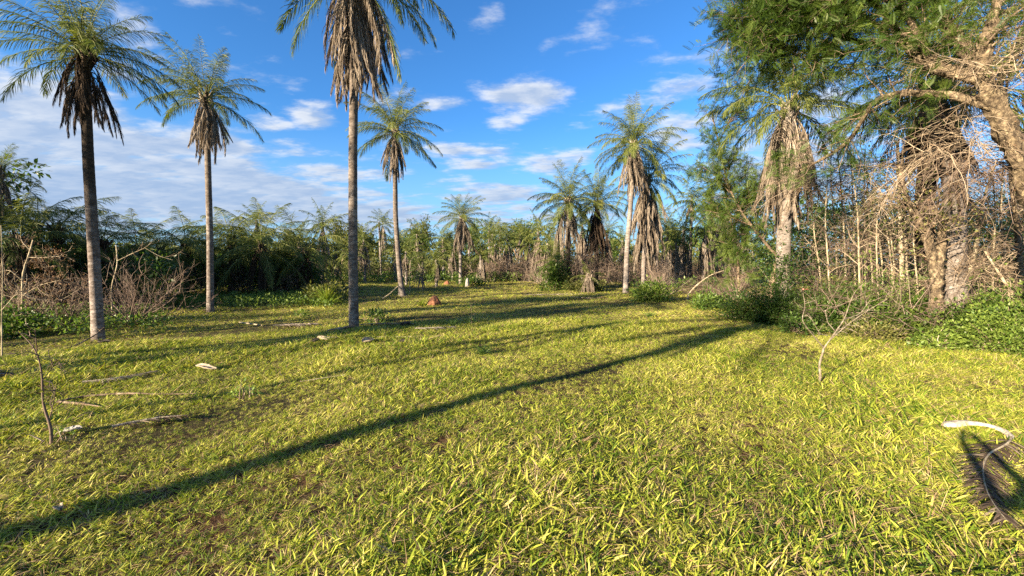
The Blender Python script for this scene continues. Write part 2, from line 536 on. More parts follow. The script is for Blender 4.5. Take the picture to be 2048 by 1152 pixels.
# ------------------------------------------------------------------ ground: one sheet to the horizon
def build_ground():
    near = np.arange(-30, 30.01, 0.25)
    farp = np.array([32, 35, 40, 50, 65, 90, 130, 200, 350, 600, 1000, 1600.0])
    xs = np.concatenate([-farp[::-1], near, farp])
    ys = np.concatenate([-farp[::-1], near, farp])
    X, Y = np.meshgrid(xs, ys)
    Z = hgt(X, Y) * np.clip((60 - np.maximum(abs(X), abs(Y))) / 25, 0, 1)
    nx = len(xs); ny = len(ys)
    i = np.arange(ny - 1)[:, None] * nx + np.arange(nx - 1)[None]
    q = np.stack([i, i + 1, i + nx + 1, i + nx], -1).reshape(-1, 4)
    g = Geo(); g.add(np.stack([X, Y, Z], -1).reshape(-1, 3), quads=q)
    o = put('ground', g.mesh('ground', ground_mat()))
    tag(o, 'red earth under the grass of the clearing', None, None, 'structure')


build_ground()

# ------------------------------------------------------------------ grass (stuff, instanced tufts)
LIB = []


def lib_object(name, me):
    o = bpy.data.objects.new(name, me)
    LIB.append(o)
    return o


def blade_geo(g, O, D, L, W, bend, rng, a, nseg=3):
    """bent flat blades: O origins, D directions (m,3), L length, W width"""
    m = len(O)
    t = np.linspace(0, 1, nseg + 1)
    D = unit(D)
    side = unit(np.cross(D, rng.randn(m, 3) * 0.3 + np.array([0, 0, 1.0])))
    P = np.zeros((m, nseg + 1, 3)); P[:, 0] = O
    d = D.copy()
    for i in range(1, nseg + 1):
        d = d.copy(); d[:, 2] -= bend / nseg * 0.55
        d = unit(d)
        P[:, i] = P[:, i - 1] + d * (L / nseg)[:, None]
    prof = np.array([0.75, 1.0, 0.72, 0.0] if nseg == 3 else [0.85, 1.0, 0.0])
    V = []
    for i in range(nseg):
        V += [P[:, i] - side * (W * prof[i] / 2)[:, None], P[:, i] + side * (W * prof[i] / 2)[:, None]]
    V.append(P[:, nseg])
    V = np.stack(V, 1)
    k = 2 * nseg + 1
    q = np.array([[2 * i, 2 * i + 1, 2 * i + 3, 2 * i + 2] for i in range(nseg - 1)])
    tr = np.array([[2 * (nseg - 1), 2 * nseg - 1, 2 * nseg]])
    off = (np.arange(m) * k)[:, None, None]
    g.add(V.reshape(-1, 3), quads=(q[None] + off).reshape(-1, 4), tris=(tr[None] + off).reshape(-1, 3), a=np.repeat(a, k))


def tuft(seed, n, Lm, W, lean, dry, rad=0.06, nseg=3):
    rng = RN(seed)
    g = Geo()
    az = rng.uniform(0, 2 * PI, n)
    r = rad * np.sqrt(rng.rand(n))
    O = np.stack([r * np.cos(az * 1.7), r * np.sin(az * 1.7), np.full(n, -0.01)], 1)
    O[:, 2] += rng.uniform(0, 0.03, n)
    el = np.radians(rng.uniform(*lean, n))
    D = np.stack([np.cos(az) * np.cos(el), np.sin(az) * np.cos(el), np.sin(el)], 1)
    L = Lm * rng.uniform(0.45, 1.35, n)
    fine = rng.rand(n) < 0.5
    W = W * np.where(fine, 0.5, 1.0)
    L = L * np.where(fine, 1.15, 1.0)
    a = np.clip(rng.normal(0.45, 0.2, n), 0, 1)
    isdry = rng.rand(n) < dry
    ng, nd = ~isdry, isdry
    blade_geo(g, O[ng], D[ng], L[ng], W[ng] * rng.uniform(0.7, 1.2, ng.sum()), 0.9, rng, a[ng], nseg)
    nfirst = g.n
    g2 = Geo()
    if nd.sum():
        D2 = D[nd].copy(); D2[:, 2] *= 0.35
        qn, tn = len(g.q), len(g.t)
        blade_geo(g, O[nd], D2, L[nd] * 1.5, W[nd] * 0.5, 0.35, rng, a[nd], nseg)
        g.qm[-1][:] = 1; g.tm[-1][:] = 1
    return g.mesh('grass_tuft', [G['grass'], G['straw']])


def gn_scatter(name, pts, rotz, tilt, scl, idx, lib, label, cat=None):
    coll = bpy.data.collections.new(name + '_library')
    for i, o in enumerate(lib):
        o.name = 'lib%02d_%s' % (i, name)
        coll.objects.link(o)
    me = bpy.data.meshes.new(name)
    me.vertices.add(len(pts)); me.vertices.foreach_set('co', np.asarray(pts, np.float32).ravel())
    rot = np.stack([tilt[:, 0], tilt[:, 1], rotz], 1).astype(np.float32)
    a = me.attributes.new('rot', 'FLOAT_VECTOR', 'POINT'); a.data.foreach_set('vector', rot.ravel())
    a = me.attributes.new('scl', 'FLOAT', 'POINT'); a.data.foreach_set('value', scl.astype(np.float32))
    a = me.attributes.new('pick', 'INT', 'POINT'); a.data.foreach_set('value', idx.astype(np.int32))
    o = put(name, me)
    ng = bpy.data.node_groups.new(name + '_scatter', 'GeometryNodeTree')
    ng.interface.new_socket('Geometry', in_out='INPUT', socket_type='NodeSocketGeometry')
    ng.interface.new_socket('Geometry', in_out='OUTPUT', socket_type='NodeSocketGeometry')
    N, L = ng.nodes, ng.links
    gi, go = N.new('NodeGroupInput'), N.new('NodeGroupOutput')
    ci = N.new('GeometryNodeCollectionInfo')
    ci.inputs['Collection'].default_value = coll
    ci.inputs['Separate Children'].default_value = True
    ci.inputs['Reset Children'].default_value = True
    iop = N.new('GeometryNodeInstanceOnPoints')

    def na(n, t):
        k = N.new('GeometryNodeInputNamedAttribute'); k.data_type = t; k.inputs[0].default_value = n
        return [s for s in k.outputs if s.enabled and s.name == 'Attribute'][0]
    L.new(gi.outputs[0], iop.inputs['Points'])
    L.new(ci.outputs[0], iop.inputs['Instance'])
    iop.inputs['Pick Instance'].default_value = True
    L.new(na('pick', 'INT'), iop.inputs['Instance Index'])
    L.new(na('rot', 'FLOAT_VECTOR'), iop.inputs['Rotation'])
    L.new(na('scl', 'FLOAT'), iop.inputs['Scale'])
    L.new(iop.outputs[0], go.inputs[0])
    md = o.modifiers.new('scatter', 'NODES'); md.node_group = ng
    tag(o, label, cat, None, 'stuff')
    return o


def build_grass():
    rng = RN(11)
    lib = []
    for s in range(6): lib.append(lib_object('tuft', tuft(s, 30, 0.084, 0.0105, (0, 60), 0.30, 0.085)))
    for s in range(2): lib.append(lib_object('tuft', tuft(20 + s, 30, 0.120, 0.0042, (0, 22), 0.82, 0.09)))
    for s in range(2): lib.append(lib_object('tuft', tuft(30 + s, 16, 0.10, 0.008, (25, 75), 0.05, 0.04)))
    for s in range(3): lib.append(lib_object('tuft', tuft(40 + s, 26, 0.065, 0.0095, (0, 55), 0.34, 0.13, 2)))
    # radial sampling about the clearing's near edge
    def ring(r0, r1, dens, a0=-78, a1=78):
        A = (r1 * r1 - r0 * r0) / 2 * math.radians(a1 - a0)
        n = int(A * dens)
        r = np.sqrt(rng.uniform(r0 * r0, r1 * r1, n)); th = np.radians(rng.uniform(a0, a1, n))
        return r * np.sin(th), r * np.cos(th)
    X, Y, S, I = [], [], [], []
    for (r0, r1, d, s) in ((0.8, 3, 640, 1.0), (3, 5, 540, 1.0), (5, 8, 380, 1.1), (8, 12, 260, 1.25), (12, 18, 130, 1.5), (18, 27, 46, 1.9), (27, 42, 17, 2.5), (42, 75, 4, 3.8)):
        x, y = ring(r0, r1, d)
        # bare red patches close to the camera
        keep = rng.rand(len(x)) < np.clip(1.15 - 0.7 * np.clip(np.sin(4.3 * x + 1.9 * np.sin(2.3 * y)) * np.sin(4.9 * y + 0.7 * x + 1.1 + np.sin(3 * x)) * (r0 < 5), 0, 1), 0.12, 1)
        x, y = x[keep], y[keep]
        n = len(x)
        u = rng.rand(n)
        if s < 1.5:
            i = np.where(u < 0.72, rng.randint(0, 6, n), np.where(u < 0.90, rng.randint(6, 8, n), rng.randint(8, 10, n)))
        else:
            i = np.where(u < 0.90, rng.randint(10, 13, n), rng.randint(6, 8, n))
        X.append(x); Y.append(y); I.append(i)
        # knee-high variation in patches
        v = 0.8 + 0.35 * np.sin(0.8 * x + 0.9) * np.sin(0.7 * y + 0.4 * x) + 0.2 * np.sin(2.1 * x - 1.7 * y)
        S.append(s * v * rng.uniform(0.7, 1.3, n))
    X = np.concatenate(X); Y = np.concatenate(Y); S = np.concatenate(S); I = np.concatenate(I)
    n = len(X)
    pts = np.stack([X, Y, hgt(X, Y) * np.clip((60 - np.maximum(abs(X), abs(Y))) / 25, 0, 1)], 1)
    gn_scatter('grass', pts, rng.uniform(0, 2 * PI, n), rng.normal(0, 0.12, (n, 2)), S, I, lib, 'short sunlit yellow green grass with straw covering the clearing')
    print('grass tufts', n)


build_grass()

# ------------------------------------------------------------------ palm fronds
def frond_mesh(seed, L=2.6, elev=45, curl=70, n=46, leaf=0.50, w=0.024, droop=0.5, ang0=62, dead=False, mats=None, cp=1.4, nseg=3, plum=0.35, sway=0.1, k=4, rr=0.02):
    rng = RN(seed)
    N = 18
    s = np.linspace(0, 1, N)
    th = np.radians(elev - curl * s ** cp)
    dx, dz = np.cos(th), np.sin(th)
    x = np.concatenate([[0], np.cumsum((dx[1:] + dx[:-1]) / 2)]) * L / (N - 1)
    z = np.concatenate([[0], np.cumsum((dz[1:] + dz[:-1]) / 2)]) * L / (N - 1)
    yy = rng.normal(0, sway) * s ** 2 * L * 0.5 + 0.02 * np.sin(s * 5 + seed)
    P = np.stack([x, yy, z], 1)
    g = Geo()
    add_tubes(g, P[None], (rr * (1 - 0.85 * s))[None], k, a=0.6, m=1)
    # leaflets on both sides, in loose groups and several planes
    t = np.linspace(0.14, 0.99, n)
    t = np.clip(t + rng.normal(0, 0.006, n), 0.1, 1)
    T_, S_ = [], []
    for sd in (-1, 1):
        T_.append(t); S_.append(np.full(n, sd))
    t = np.concatenate(T_); sd = np.concatenate(S_)
    m = len(t)
    f = t * (N - 1); i = np.minimum(f.astype(int), N - 2); fr = (f - i)[:, None]
    base = P[i] * (1 - fr) + P[i + 1] * fr
    tan = unit(P[i + 1] - P[i])
    Yv = np.tile(np.array([0, 1.0, 0]), (m, 1))
    Nv = unit(np.cross(tan, Yv)) * -1
    Nv = np.where((Nv[:, 2:3] < 0) & (abs(tan[:, 2:3]) < 0.95), -Nv, Nv)
    ang = np.radians(ang0 - 34 * t + rng.normal(0, 7, m))
    pl = rng.normal(0.12, plum, m)
    d = tan * np.cos(ang)[:, None] + (Yv * sd[:, None] * np.cos(pl)[:, None] + Nv * np.sin(pl)[:, None]) * np.sin(ang)[:, None]
    ln = leaf * (0.35 + 0.65 * np.sin(PI * np.clip(t * 0.92 + 0.10, 0, 1)) ** 0.7) * rng.uniform(0.82, 1.1, m)
    W = w * rng.uniform(0.8, 1.15, m)
    if dead:
        ln *= rng.uniform(0.55, 1.1, m)
        d = unit(d + rng.normal(0, 0.22, (m, 3)))
    C = np.zeros((m, nseg + 1, 3)); C[:, 0] = base
    dd = unit(d)
    dr = droop * rng.uniform(0.6, 1.4, m)
    for j in range(1, nseg + 1):
        dd = dd.copy(); dd[:, 2] -= dr * (0.6 + 0.8 * j / nseg) / nseg * 2
        if dead: dd += rng.normal(0, 0.12, (m, 3))
        dd = unit(dd)
        C[:, j] = C[:, j - 1] + dd * (ln / nseg)[:, None]
    side = unit(np.cross(dd, rng.randn(m, 3) * (0.9 if dead else 0.45) + Nv))
    prof = np.interp(np.linspace(0, 1, nseg + 1), [0, 0.3, 0.75, 1], [0.7, 1, 0.7, 0.0])
    V = []
    for j in range(nseg):
        V += [C[:, j] - side * (W * prof[j] / 2)[:, None], C[:, j] + side * (W * prof[j] / 2)[:, None]]
    V.append(C[:, nseg]); V = np.stack(V, 1)
    kk = 2 * nseg + 1
    q = np.array([[2 * j, 2 * j + 1, 2 * j + 3, 2 * j + 2] for j in range(nseg - 1)]).reshape(-1, 4)
    tr = np.array([[2 * (nseg - 1), 2 * nseg - 1, 2 * nseg]])
    off = (np.arange(m) * kk)[:, None, None]
    a = np.clip(rng.normal(0.45, 0.17, m) + rng.normal(0, 0.1), 0, 1)
    g.add(V.reshape(-1, 3), quads=(q[None] + off).reshape(-1, 4), tris=(tr[None] + off).reshape(-1, 3), a=np.repeat(a, kk))
    return g, mats or [G['frond'], G['rachis']]


ELEV = [84, 68, 52, 38, 24, 8, -12, -34]
CURL = [30, 50, 66, 74, 74, 66, 56, 42]
FR = {}
for vi, (e, c) in enumerate(zip(ELEV, CURL)):
    for s in range(2):
        g, mm = frond_mesh(100 + vi * 7 + s, elev=e, curl=c, droop=0.62, n=74, leaf=0.55, w=0.0175, cp=1.2)
        FR[(vi, s)] = g.mesh('frond', mm)
DEADF, DARKF = [], []
for s, (e, c) in enumerate([(35, 122), (20, 110), (-20, 66), (-50, 41), (0, 86), (-75, 16)]):
    for lst, mt in ((DEADF, [G['dead'], G['dead']]), (DARKF, [G['dead_dark'], G['dead_dark']])):
        g, mm = frond_mesh(300 + s, L=2.1, elev=e, curl=c, droop=2.2, n=120, leaf=0.50, w=0.014, dead=True, cp=0.13, plum=1.1, mats=mt, ang0=42, sway=0.16)
        lst.append(g.mesh('dead_frond', mm))


def trunk_mesh(pts, r0, r1, seed, m, ring=0.11, k=20, flare=0.35, rough=0.02, step=0.045, bulge=0.0):
    """ringed palm trunk along points (relative to the root)"""
    rng = RN(seed)
    pts = np.asarray(pts, float)
    seg = np.linalg.norm(np.diff(pts, axis=0), axis=1); cum = np.concatenate([[0], np.cumsum(seg)])
    n = max(8, int(cum[-1] / step))
    s = np.linspace(0, cum[-1], n)
    # smooth path
    P = np.stack([np.interp(s, cum, pts[:, c]) for c in range(3)], 1)
    ker = np.hanning(max(5, n // 6)); ker /= ker.sum(); h = len(ker) // 2
    for c in range(2):
        pad = np.concatenate([2 * P[0, c] - P[h:0:-1, c], P[:, c], 2 * P[-1, c] - P[-2:-h - 2:-1, c]])
        P[:, c] = np.convolve(pad, ker, 'same')[h:h + n]
    u = s / cum[-1]
    r = r0 + (r1 - r0) * u ** 0.6
    r = r * (1 + flare * np.exp(-s / 0.35)) + bulge * np.exp(-((u - 0.5) / 0.25) ** 2)
    ph = np.cumsum(np.full(n, step / ring) * (1 + rng.normal(0, 0.25, n)))
    ringp = (ph % 1.0)
    r = r * (1 + rough * (ringp - 0.5) * 0.9 + rng.normal(0, rough * 0.3, n))
    g = Geo()
    t = unit(np.gradient(P, axis=0))
    U = unit(np.cross(t, np.array([0, 1.0, 0]))); Wv = np.cross(t, U)
    ang = np.arange(k) * 2 * PI / k
    rad = r[:, None] * (1 + rng.normal(0, rough * 0.5, (n, k)) + 0.02 * np.sin(ang * 3 + 2 * np.sin(s[:, None] * 0.7)))
    V = P[:, None] + rad[..., None] * (U[:, None] * np.cos(ang)[None, :, None] + Wv[:, None] * np.sin(ang)[None, :, None])
    i = np.arange(n - 1)[:, None] * k; j = np.arange(k)[None]; j2 = (j + 1) % k
    q = np.stack([i + j, i + j2, i + k + j2, i + k + j], -1).reshape(-1, 4)
    g.add(V.reshape(-1, 3), quads=q)
    top = len(V) * k
    g.add(P[-1:] + t[-1:] * r[-1] * 0.5)
    g.t.append(np.array([[(n - 1) * k + a, (n - 1) * k + (a + 1) % k, n * k] for a in range(k)])); g.tm.append(np.zeros(k, np.int32))
    return g.mesh('trunk', m), P


def crown_parts(root, top, nl, nd, scale, rng, dead=DEADF, dscale=1.0, e_lo=-20, dz=0.0, dead_rng=(0, 6), axis=(0, 0), dtilt=0.0, drop=0.5, upper=1.0):
    """fronds and hanging dead fronds, each a part of its own"""
    rot0 = rng.uniform(0, 360)
    for i in range(nl):
        u = (i + 0.5) / nl
        e = 86 * upper - (86 * upper - e_lo) * u ** 1.05 + rng.normal(0, 5)
        v = int(np.argmin([abs(e - x) for x in ELEV]))
        az = R(rot0 + i * 137.5 + rng.normal(0, 12))
        z = -0.28 * u
        put('frond', FR[(v, rng.randint(2))], root, (top[0] + 0.05 * math.cos(az), top[1] + 0.05 * math.sin(az), top[2] + z * scale),
            (rng.normal(0, 0.12), -R(e - ELEV[v]), az), scale * rng.uniform(0.86, 1.08))
    for i in range(nd):
        az = R(rng.uniform(0, 360))
        me = dead[rng.randint(*dead_rng)]
        z = -0.25 - drop * rng.rand()
        put('dead_frond', me, root, (top[0] + 0.10 * math.cos(az), top[1] + 0.10 * math.sin(az), top[2] + z * scale + dz),
            (rng.normal(0, 0.1), rng.normal(dtilt, 0.08), az), dscale * rng.uniform(0.75, 1.1))


def shaft_mesh(seed, r, h, m=None):
    """old leaf bases and fibre round the top of the trunk"""
    rng = RN(seed); g = Geo()
    n = 26
    az = rng.uniform(0, 2 * PI, n); z = rng.uniform(-h, 0.05, n)
    O = np.stack([np.cos(az) * r * 0.8, np.sin(az) * r * 0.8, z], 1)
    D = np.stack([np.cos(az) * 0.5, np.sin(az) * 0.5, np.ones(n)], 1)
    P = grow(O, D, rng.uniform(0.2, 0.45, n), 4, 0.08, -0.05, rng)
    add_tubes(g, P, taper(0.05, 0.02, 4, n), 5, a=rng.rand(n))
    # thin flower stalks
    n = 16
    az = rng.uniform(0, 2 * PI, n)
    O = np.stack([np.cos(az) * r, np.sin(az) * r, rng.uniform(-h * 0.6, 0, n)], 1)
    D = np.stack([np.cos(az), np.sin(az), np.full(n, 0.3)], 1)
    P = grow(O, D, rng.uniform(0.4, 0.8, n), 6, 0.08, 0.35, rng)
    add_tubes(g, P, taper(0.012, 0.004, 6, n), 3, a=rng.rand(n))
    return g.mesh('leaf_bases', m or G['dead'])


def palm(label, path, Y, r0, r1, scale, nl, nd, seed, group=None, dead=DEADF, dscale=1.0, mtr=None, dz=0.0, e_lo=-18, k=20, dead_rng=(0, 6), dtilt=0.0, base=None, drop=0.5, upper=1.0, flare=0.35, bulge=0.0):
    """path: photo pixels bottom to top of the trunk; Y: metres away"""
    rng = RN(seed)
    W = np.array([at(px, py, Y) for px, py in path])
    b = W[0].copy()
    gz = float(hgt(b[0], b[1]))
    b[2] = gz
    if W[0][2] > gz + 0.05: W = np.vstack([[W[0][0], W[0][1], gz - 0.05], W])
    else: W[0][2] = gz - 0.05
    root = empty('palm_tree', tuple(b), label, 'palm tree', group)
    rel = W - b
    me, P = trunk_mesh(rel, r0, r1, seed, mtr or G['trunk'], k=k, flare=flare, bulge=bulge)
    put('trunk', me, root)
    top = P[-1]
    put('leaf_bases', shaft_mesh(seed, r1, 0.5 * scale, G['dead_dark'] if dead is DARKF else G['dead']), root, tuple(top - np.array([0, 0, 0.1])))
    crown_parts(root, top, nl, nd, scale, rng, dead, dscale, e_lo, dz, dead_rng, dtilt=dtilt, drop=drop, upper=upper)
    return root, top


MAINP = 'tall palms standing in the clearing'
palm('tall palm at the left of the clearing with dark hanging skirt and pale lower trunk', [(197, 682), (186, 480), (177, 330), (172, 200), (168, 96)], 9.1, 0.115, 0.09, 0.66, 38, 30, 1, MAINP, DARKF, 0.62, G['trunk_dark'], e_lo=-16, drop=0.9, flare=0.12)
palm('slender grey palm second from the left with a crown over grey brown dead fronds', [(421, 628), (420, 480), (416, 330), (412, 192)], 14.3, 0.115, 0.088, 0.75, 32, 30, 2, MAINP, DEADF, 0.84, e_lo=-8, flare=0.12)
palm('nearest and tallest palm whose crown leaves the top of the photo, long shaggy skirt', [(708, 662), (706, 480), (706, 300), (708, 150), (712, -80)], 10.5, 0.122, 0.10, 1.08, 36, 80, 3, MAINP, DEADF, 0.98, e_lo=-36, drop=1.35, flare=0.15)
palm('slim slightly leaning palm behind the tallest one, trunk bending towards a wider foot', [(805, 595), (797, 520), (791, 430), (790, 340), (789, 258)], 21.6, 0.145, 0.115, 1.04, 36, 34, 4, MAINP, DEADF, 0.95, e_lo=-16, flare=0.8)
palm('palm at the edge of the dry scrub with smooth pale right leaning trunk', [(1251, 586), (1254, 500), (1262, 400), (1268, 310), (1268, 285)], 24.7, 0.165, 0.13, 1.12, 38, 44, 5, MAINP, DEADF, 1.15, G['trunk_far'], e_lo=-26, flare=0.2)


# ------------------------------------------------------------------ smaller palms
SHORT = {}


def far_palm_meshes():
    """joined crowns for palms too far to tell their fronds apart"""
    out = []
    for s in range(5):
        rng = RN(500 + s)
        g = Geo(); gd = Geo()
        nl = 19
        for i in range(nl):
            u = (i + 0.5) / nl
            e = 86 - 106 * u + rng.normal(0, 6)
            c = float(np.interp(e, ELEV[::-1], CURL[::-1]))
            fg, _ = frond_mesh(600 + s * 40 + i, L=2.0 * rng.uniform(0.85, 1.1), elev=e, curl=c, n=28, leaf=0.46, w=0.040, droop=0.55, nseg=2, k=3)
            az = i * 2.4 + rng.normal(0, 0.2)
            M = np.array([[math.cos(az), -math.sin(az), 0], [math.sin(az), math.cos(az), 0], [0, 0, 1]])
            off = g.n
            for v, a in zip(fg.v, fg.a): g.v.append((v @ M.T + [0, 0, -0.2 * u]).astype(np.float32)); g.a.append(a)
            n0 = g.n
            for q, m_ in zip(fg.q, fg.qm): g.q.append(q + n0); g.qm.append(m_)
            for q, m_ in zip(fg.t, fg.tm): g.t.append(q + n0); g.tm.append(m_)
            g.n += fg.n
        nd = [16, 26, 34, 44, 20][s]
        for i in range(nd):
            e, c = [(35, 122), (20, 110), (-20, 66), (-50, 41), (0, 86)][rng.randint(5)]
            fg, _ = frond_mesh(800 + s * 40 + i, L=[1.6, 2.0, 2.3, 2.6, 2.0][s] * rng.uniform(0.7, 1.1), elev=e, curl=c, droop=2.2, n=30, leaf=0.46, w=0.04, dead=True, cp=0.13, plum=0.7, nseg=2, k=3, ang0=34)
            az = rng.uniform(0, 2 * PI)
            M = np.array([[math.cos(az), -math.sin(az), 0], [math.sin(az), math.cos(az), 0], [0, 0, 1]])
            n0 = gd.n
            for v, a in zip(fg.v, fg.a): gd.v.append((v @ M.T + [0, 0, -0.3 - 0.5 * rng.rand()]).astype(np.float32)); gd.a.append(a)
            for q, m_ in zip(fg.q, fg.qm): gd.q.append(q + n0); gd.qm.append(m_)
            for q, m_ in zip(fg.t, fg.tm): gd.t.append(q + n0); gd.tm.append(m_)
            gd.n += fg.n
        out.append((g.mesh('crown', [G['frond'], G['rachis']]), gd.mesh('dead_skirt', [G['dead'], G['dead']])))
    tm, _ = trunk_mesh([(0, 0, -0.1), (0.04, 0, 0.45), (0, 0, 1.0)], 0.13, 0.10, 7, G['trunk_far'], k=8, step=0.06, flare=0.0)
    return out, tm


FARC, FART = far_palm_meshes()


def far_palm(label, px, top_y, Y, scale=1.0, v=0, group=None, skirt=1.0, seed=0, lean=0.0):
    """top_y: photo row of the crown's heart"""
    rng = RN(900 + seed)
    if Y > 34: Y *= 0.84
    t = at(px, top_y, Y)
    gz = float(hgt(t[0], t[1])) * (1 if Y < 35 else 0)
    root = empty('palm_tree', (t[0], t[1], gz), label, 'palm tree', group)
    H = t[2] - gz
    put('trunk', FART, root, (0, 0, 0), (0, lean, rng.uniform(0, 6)), (1.0 * scale, 1.0 * scale, H))
    x = math.sin(lean) * H
    rz = rng.uniform(0, 6.28)
    put('crown', FARC[v][0], root, (x, 0, H), (0, 0, rz), scale)
    if skirt > 0:
        put('dead_skirt', FARC[v][1], root, (x, 0, H), (0, 0, rz + 1), (scale, scale, scale * skirt))
    return root


def dense_palm(label, px, top_y, Y, scale, nl, nd, seed, group, dead=DARKF, dscale=0.8, base_y=None, **kw):
    t = at(px, top_y, Y)
    by = 576 - F * math.tan(P_ - math.atan(-CAM_H / Y) * -1) if False else None
    # base straight below the heart
    W0 = at(px, 530 + 1.7 / Y * F * 1.0, Y)
    return palm(label, [(px, 530 + CAM_H / Y * F), (px + 1, (530 + top_y) / 2 + 20), (px, top_y)], Y, 0.14, 0.11, scale, nl, nd, seed, group, dead, dscale, **kw)


LG = 'shaded palms of the thicket on the left'
left_palms = [
    ('bushy short palm in the shaded thicket at the very left edge', 40, 478, 13.0, 0.85, 22, 10),
    ('dark bushy palm in the shaded thicket with arching fronds beside the tall dark skirted palm', 112, 458, 14.5, 0.95, 26, 12),
    ('dark short palm in the thicket just behind the trunk of the tall dark skirted palm', 205, 482, 15.5, 0.85, 22, 10),
    ('low palm half hidden behind the leafless bush in the thicket', 275, 500, 17.5, 0.9, 20, 8),
    ('wide dark palm whose stalks fan out just left of the slender grey trunk', 372, 488, 19.5, 1.1, 28, 8),
    ('bright topped palm right of the slender grey trunk with a black skirt of dead fronds', 462, 474, 21.0, 1.1, 28, 20),
    ('dark skirted palm next in line after the bright topped one in the thicket', 522, 486, 20.0, 1.1, 26, 22),
    ('low grey green palm with brown drooping fronds in the gap of the thicket', 572, 505, 22.5, 1.0, 22, 16),
    ('bright green short palm at the right hand end of the shaded thicket', 612, 497, 21.5, 1.1, 24, 10),
    ('short palm in deep shade low behind the wide fan stalked palm', 425, 515, 23.5, 1.0, 20, 8),
    ('palm with long fronds rising over the thicket next to the left edge', 72, 448, 16.5, 0.95, 22, 10),
    ('low palm in the thicket between the leafless bush and the slender palm', 322, 496, 21.5, 1.0, 24, 12),
]
for i, (lb, px, ty, Y, sc, nl, nd) in enumerate(left_palms):
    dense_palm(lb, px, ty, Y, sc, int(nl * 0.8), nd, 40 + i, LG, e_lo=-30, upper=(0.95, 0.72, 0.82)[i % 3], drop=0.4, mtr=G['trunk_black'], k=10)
dense_palm('palm cut by the left edge of the photo, grey crown above a thick fibrous trunk', -10, 348, 13.2, 0.46, 26, 22, 60, None, DEADF, 0.5, mtr=G['trunk_dark'])
far_palm('small pale palm standing up behind the shaded thicket against the cloud', 513, 442, 34, 0.95, 0, None, 0.9, 1)

MG = 'palms in the middle distance'
# middle distance, each with fronds of its own
palm('grey trunked palm alone at the far side of the clearing with brown skirt', [(921, 567), (921, 520), (924, 434)], 36, 0.15, 0.13, 1.0, 30, 40, 70, MG, DEADF, 1.25, G['trunk_far'], k=10, drop=0.6)
palm('dark trunked palm with a round green crown above the leafy clump, nearer the open grass', [(1136, 580), (1137, 500), (1136, 398)], 28, 0.17, 0.14, 1.1, 32, 24, 71, MG, DEADF, 1.25, G['trunk_black'], k=10, drop=0.6)
palm('dark palm whose narrow black skirt tapers down like a funnel', [(1193, 576), (1194, 500), (1194, 404)], 29.5, 0.14, 0.12, 1.08, 32, 56, 72, MG, DARKF, 1.3, G['trunk_black'], k=10, dead_rng=(3, 6), drop=1.2)
palm('palm buried in an enormous tan skirt just behind the pale leaning trunk', [(1287, 578), (1288, 500), (1296, 352)], 26.5, 0.16, 0.14, 1.15, 30, 110, 73, MG, DEADF, 1.35, G['trunk_far'], k=10, drop=3.0)
palm('palm with two long tan tassels of dead fronds near the feathery tree', [(1450, 580), (1451, 500), (1453, 425)], 25.5, 0.12, 0.12, 0.85, 24, 56, 74, MG, DEADF, 1.15, G['trunk_far'], k=10, drop=1.3)
palm('very small palm with collapsed brown crown on a thin stem beyond the slim leaning palm', [(846, 583), (845, 556), (842, 533)], 27, 0.05, 0.05, 0.5, 12, 14, 75, MG, DEADF, 0.6, G['trunk_far'], k=8, drop=0.2, flare=0)
palm('low palm with dead fronds collapsed to the ground beside the funnel skirted palm', [(1178, 590), (1178, 575), (1178, 550)], 25, 0.10, 0.10, 0.5, 5, 22, 76, MG, DEADF, 0.75, G['trunk_black'], k=8, drop=0.2, flare=0)
palm('young green palm in the leafy clump beside the dark trunk', [(1108, 585), (1110, 550), (1112, 520)], 28, 0.08, 0.07, 0.65, 22, 4, 77, MG, DARKF, 0.6, G['trunk_black'], k=8, flare=0)

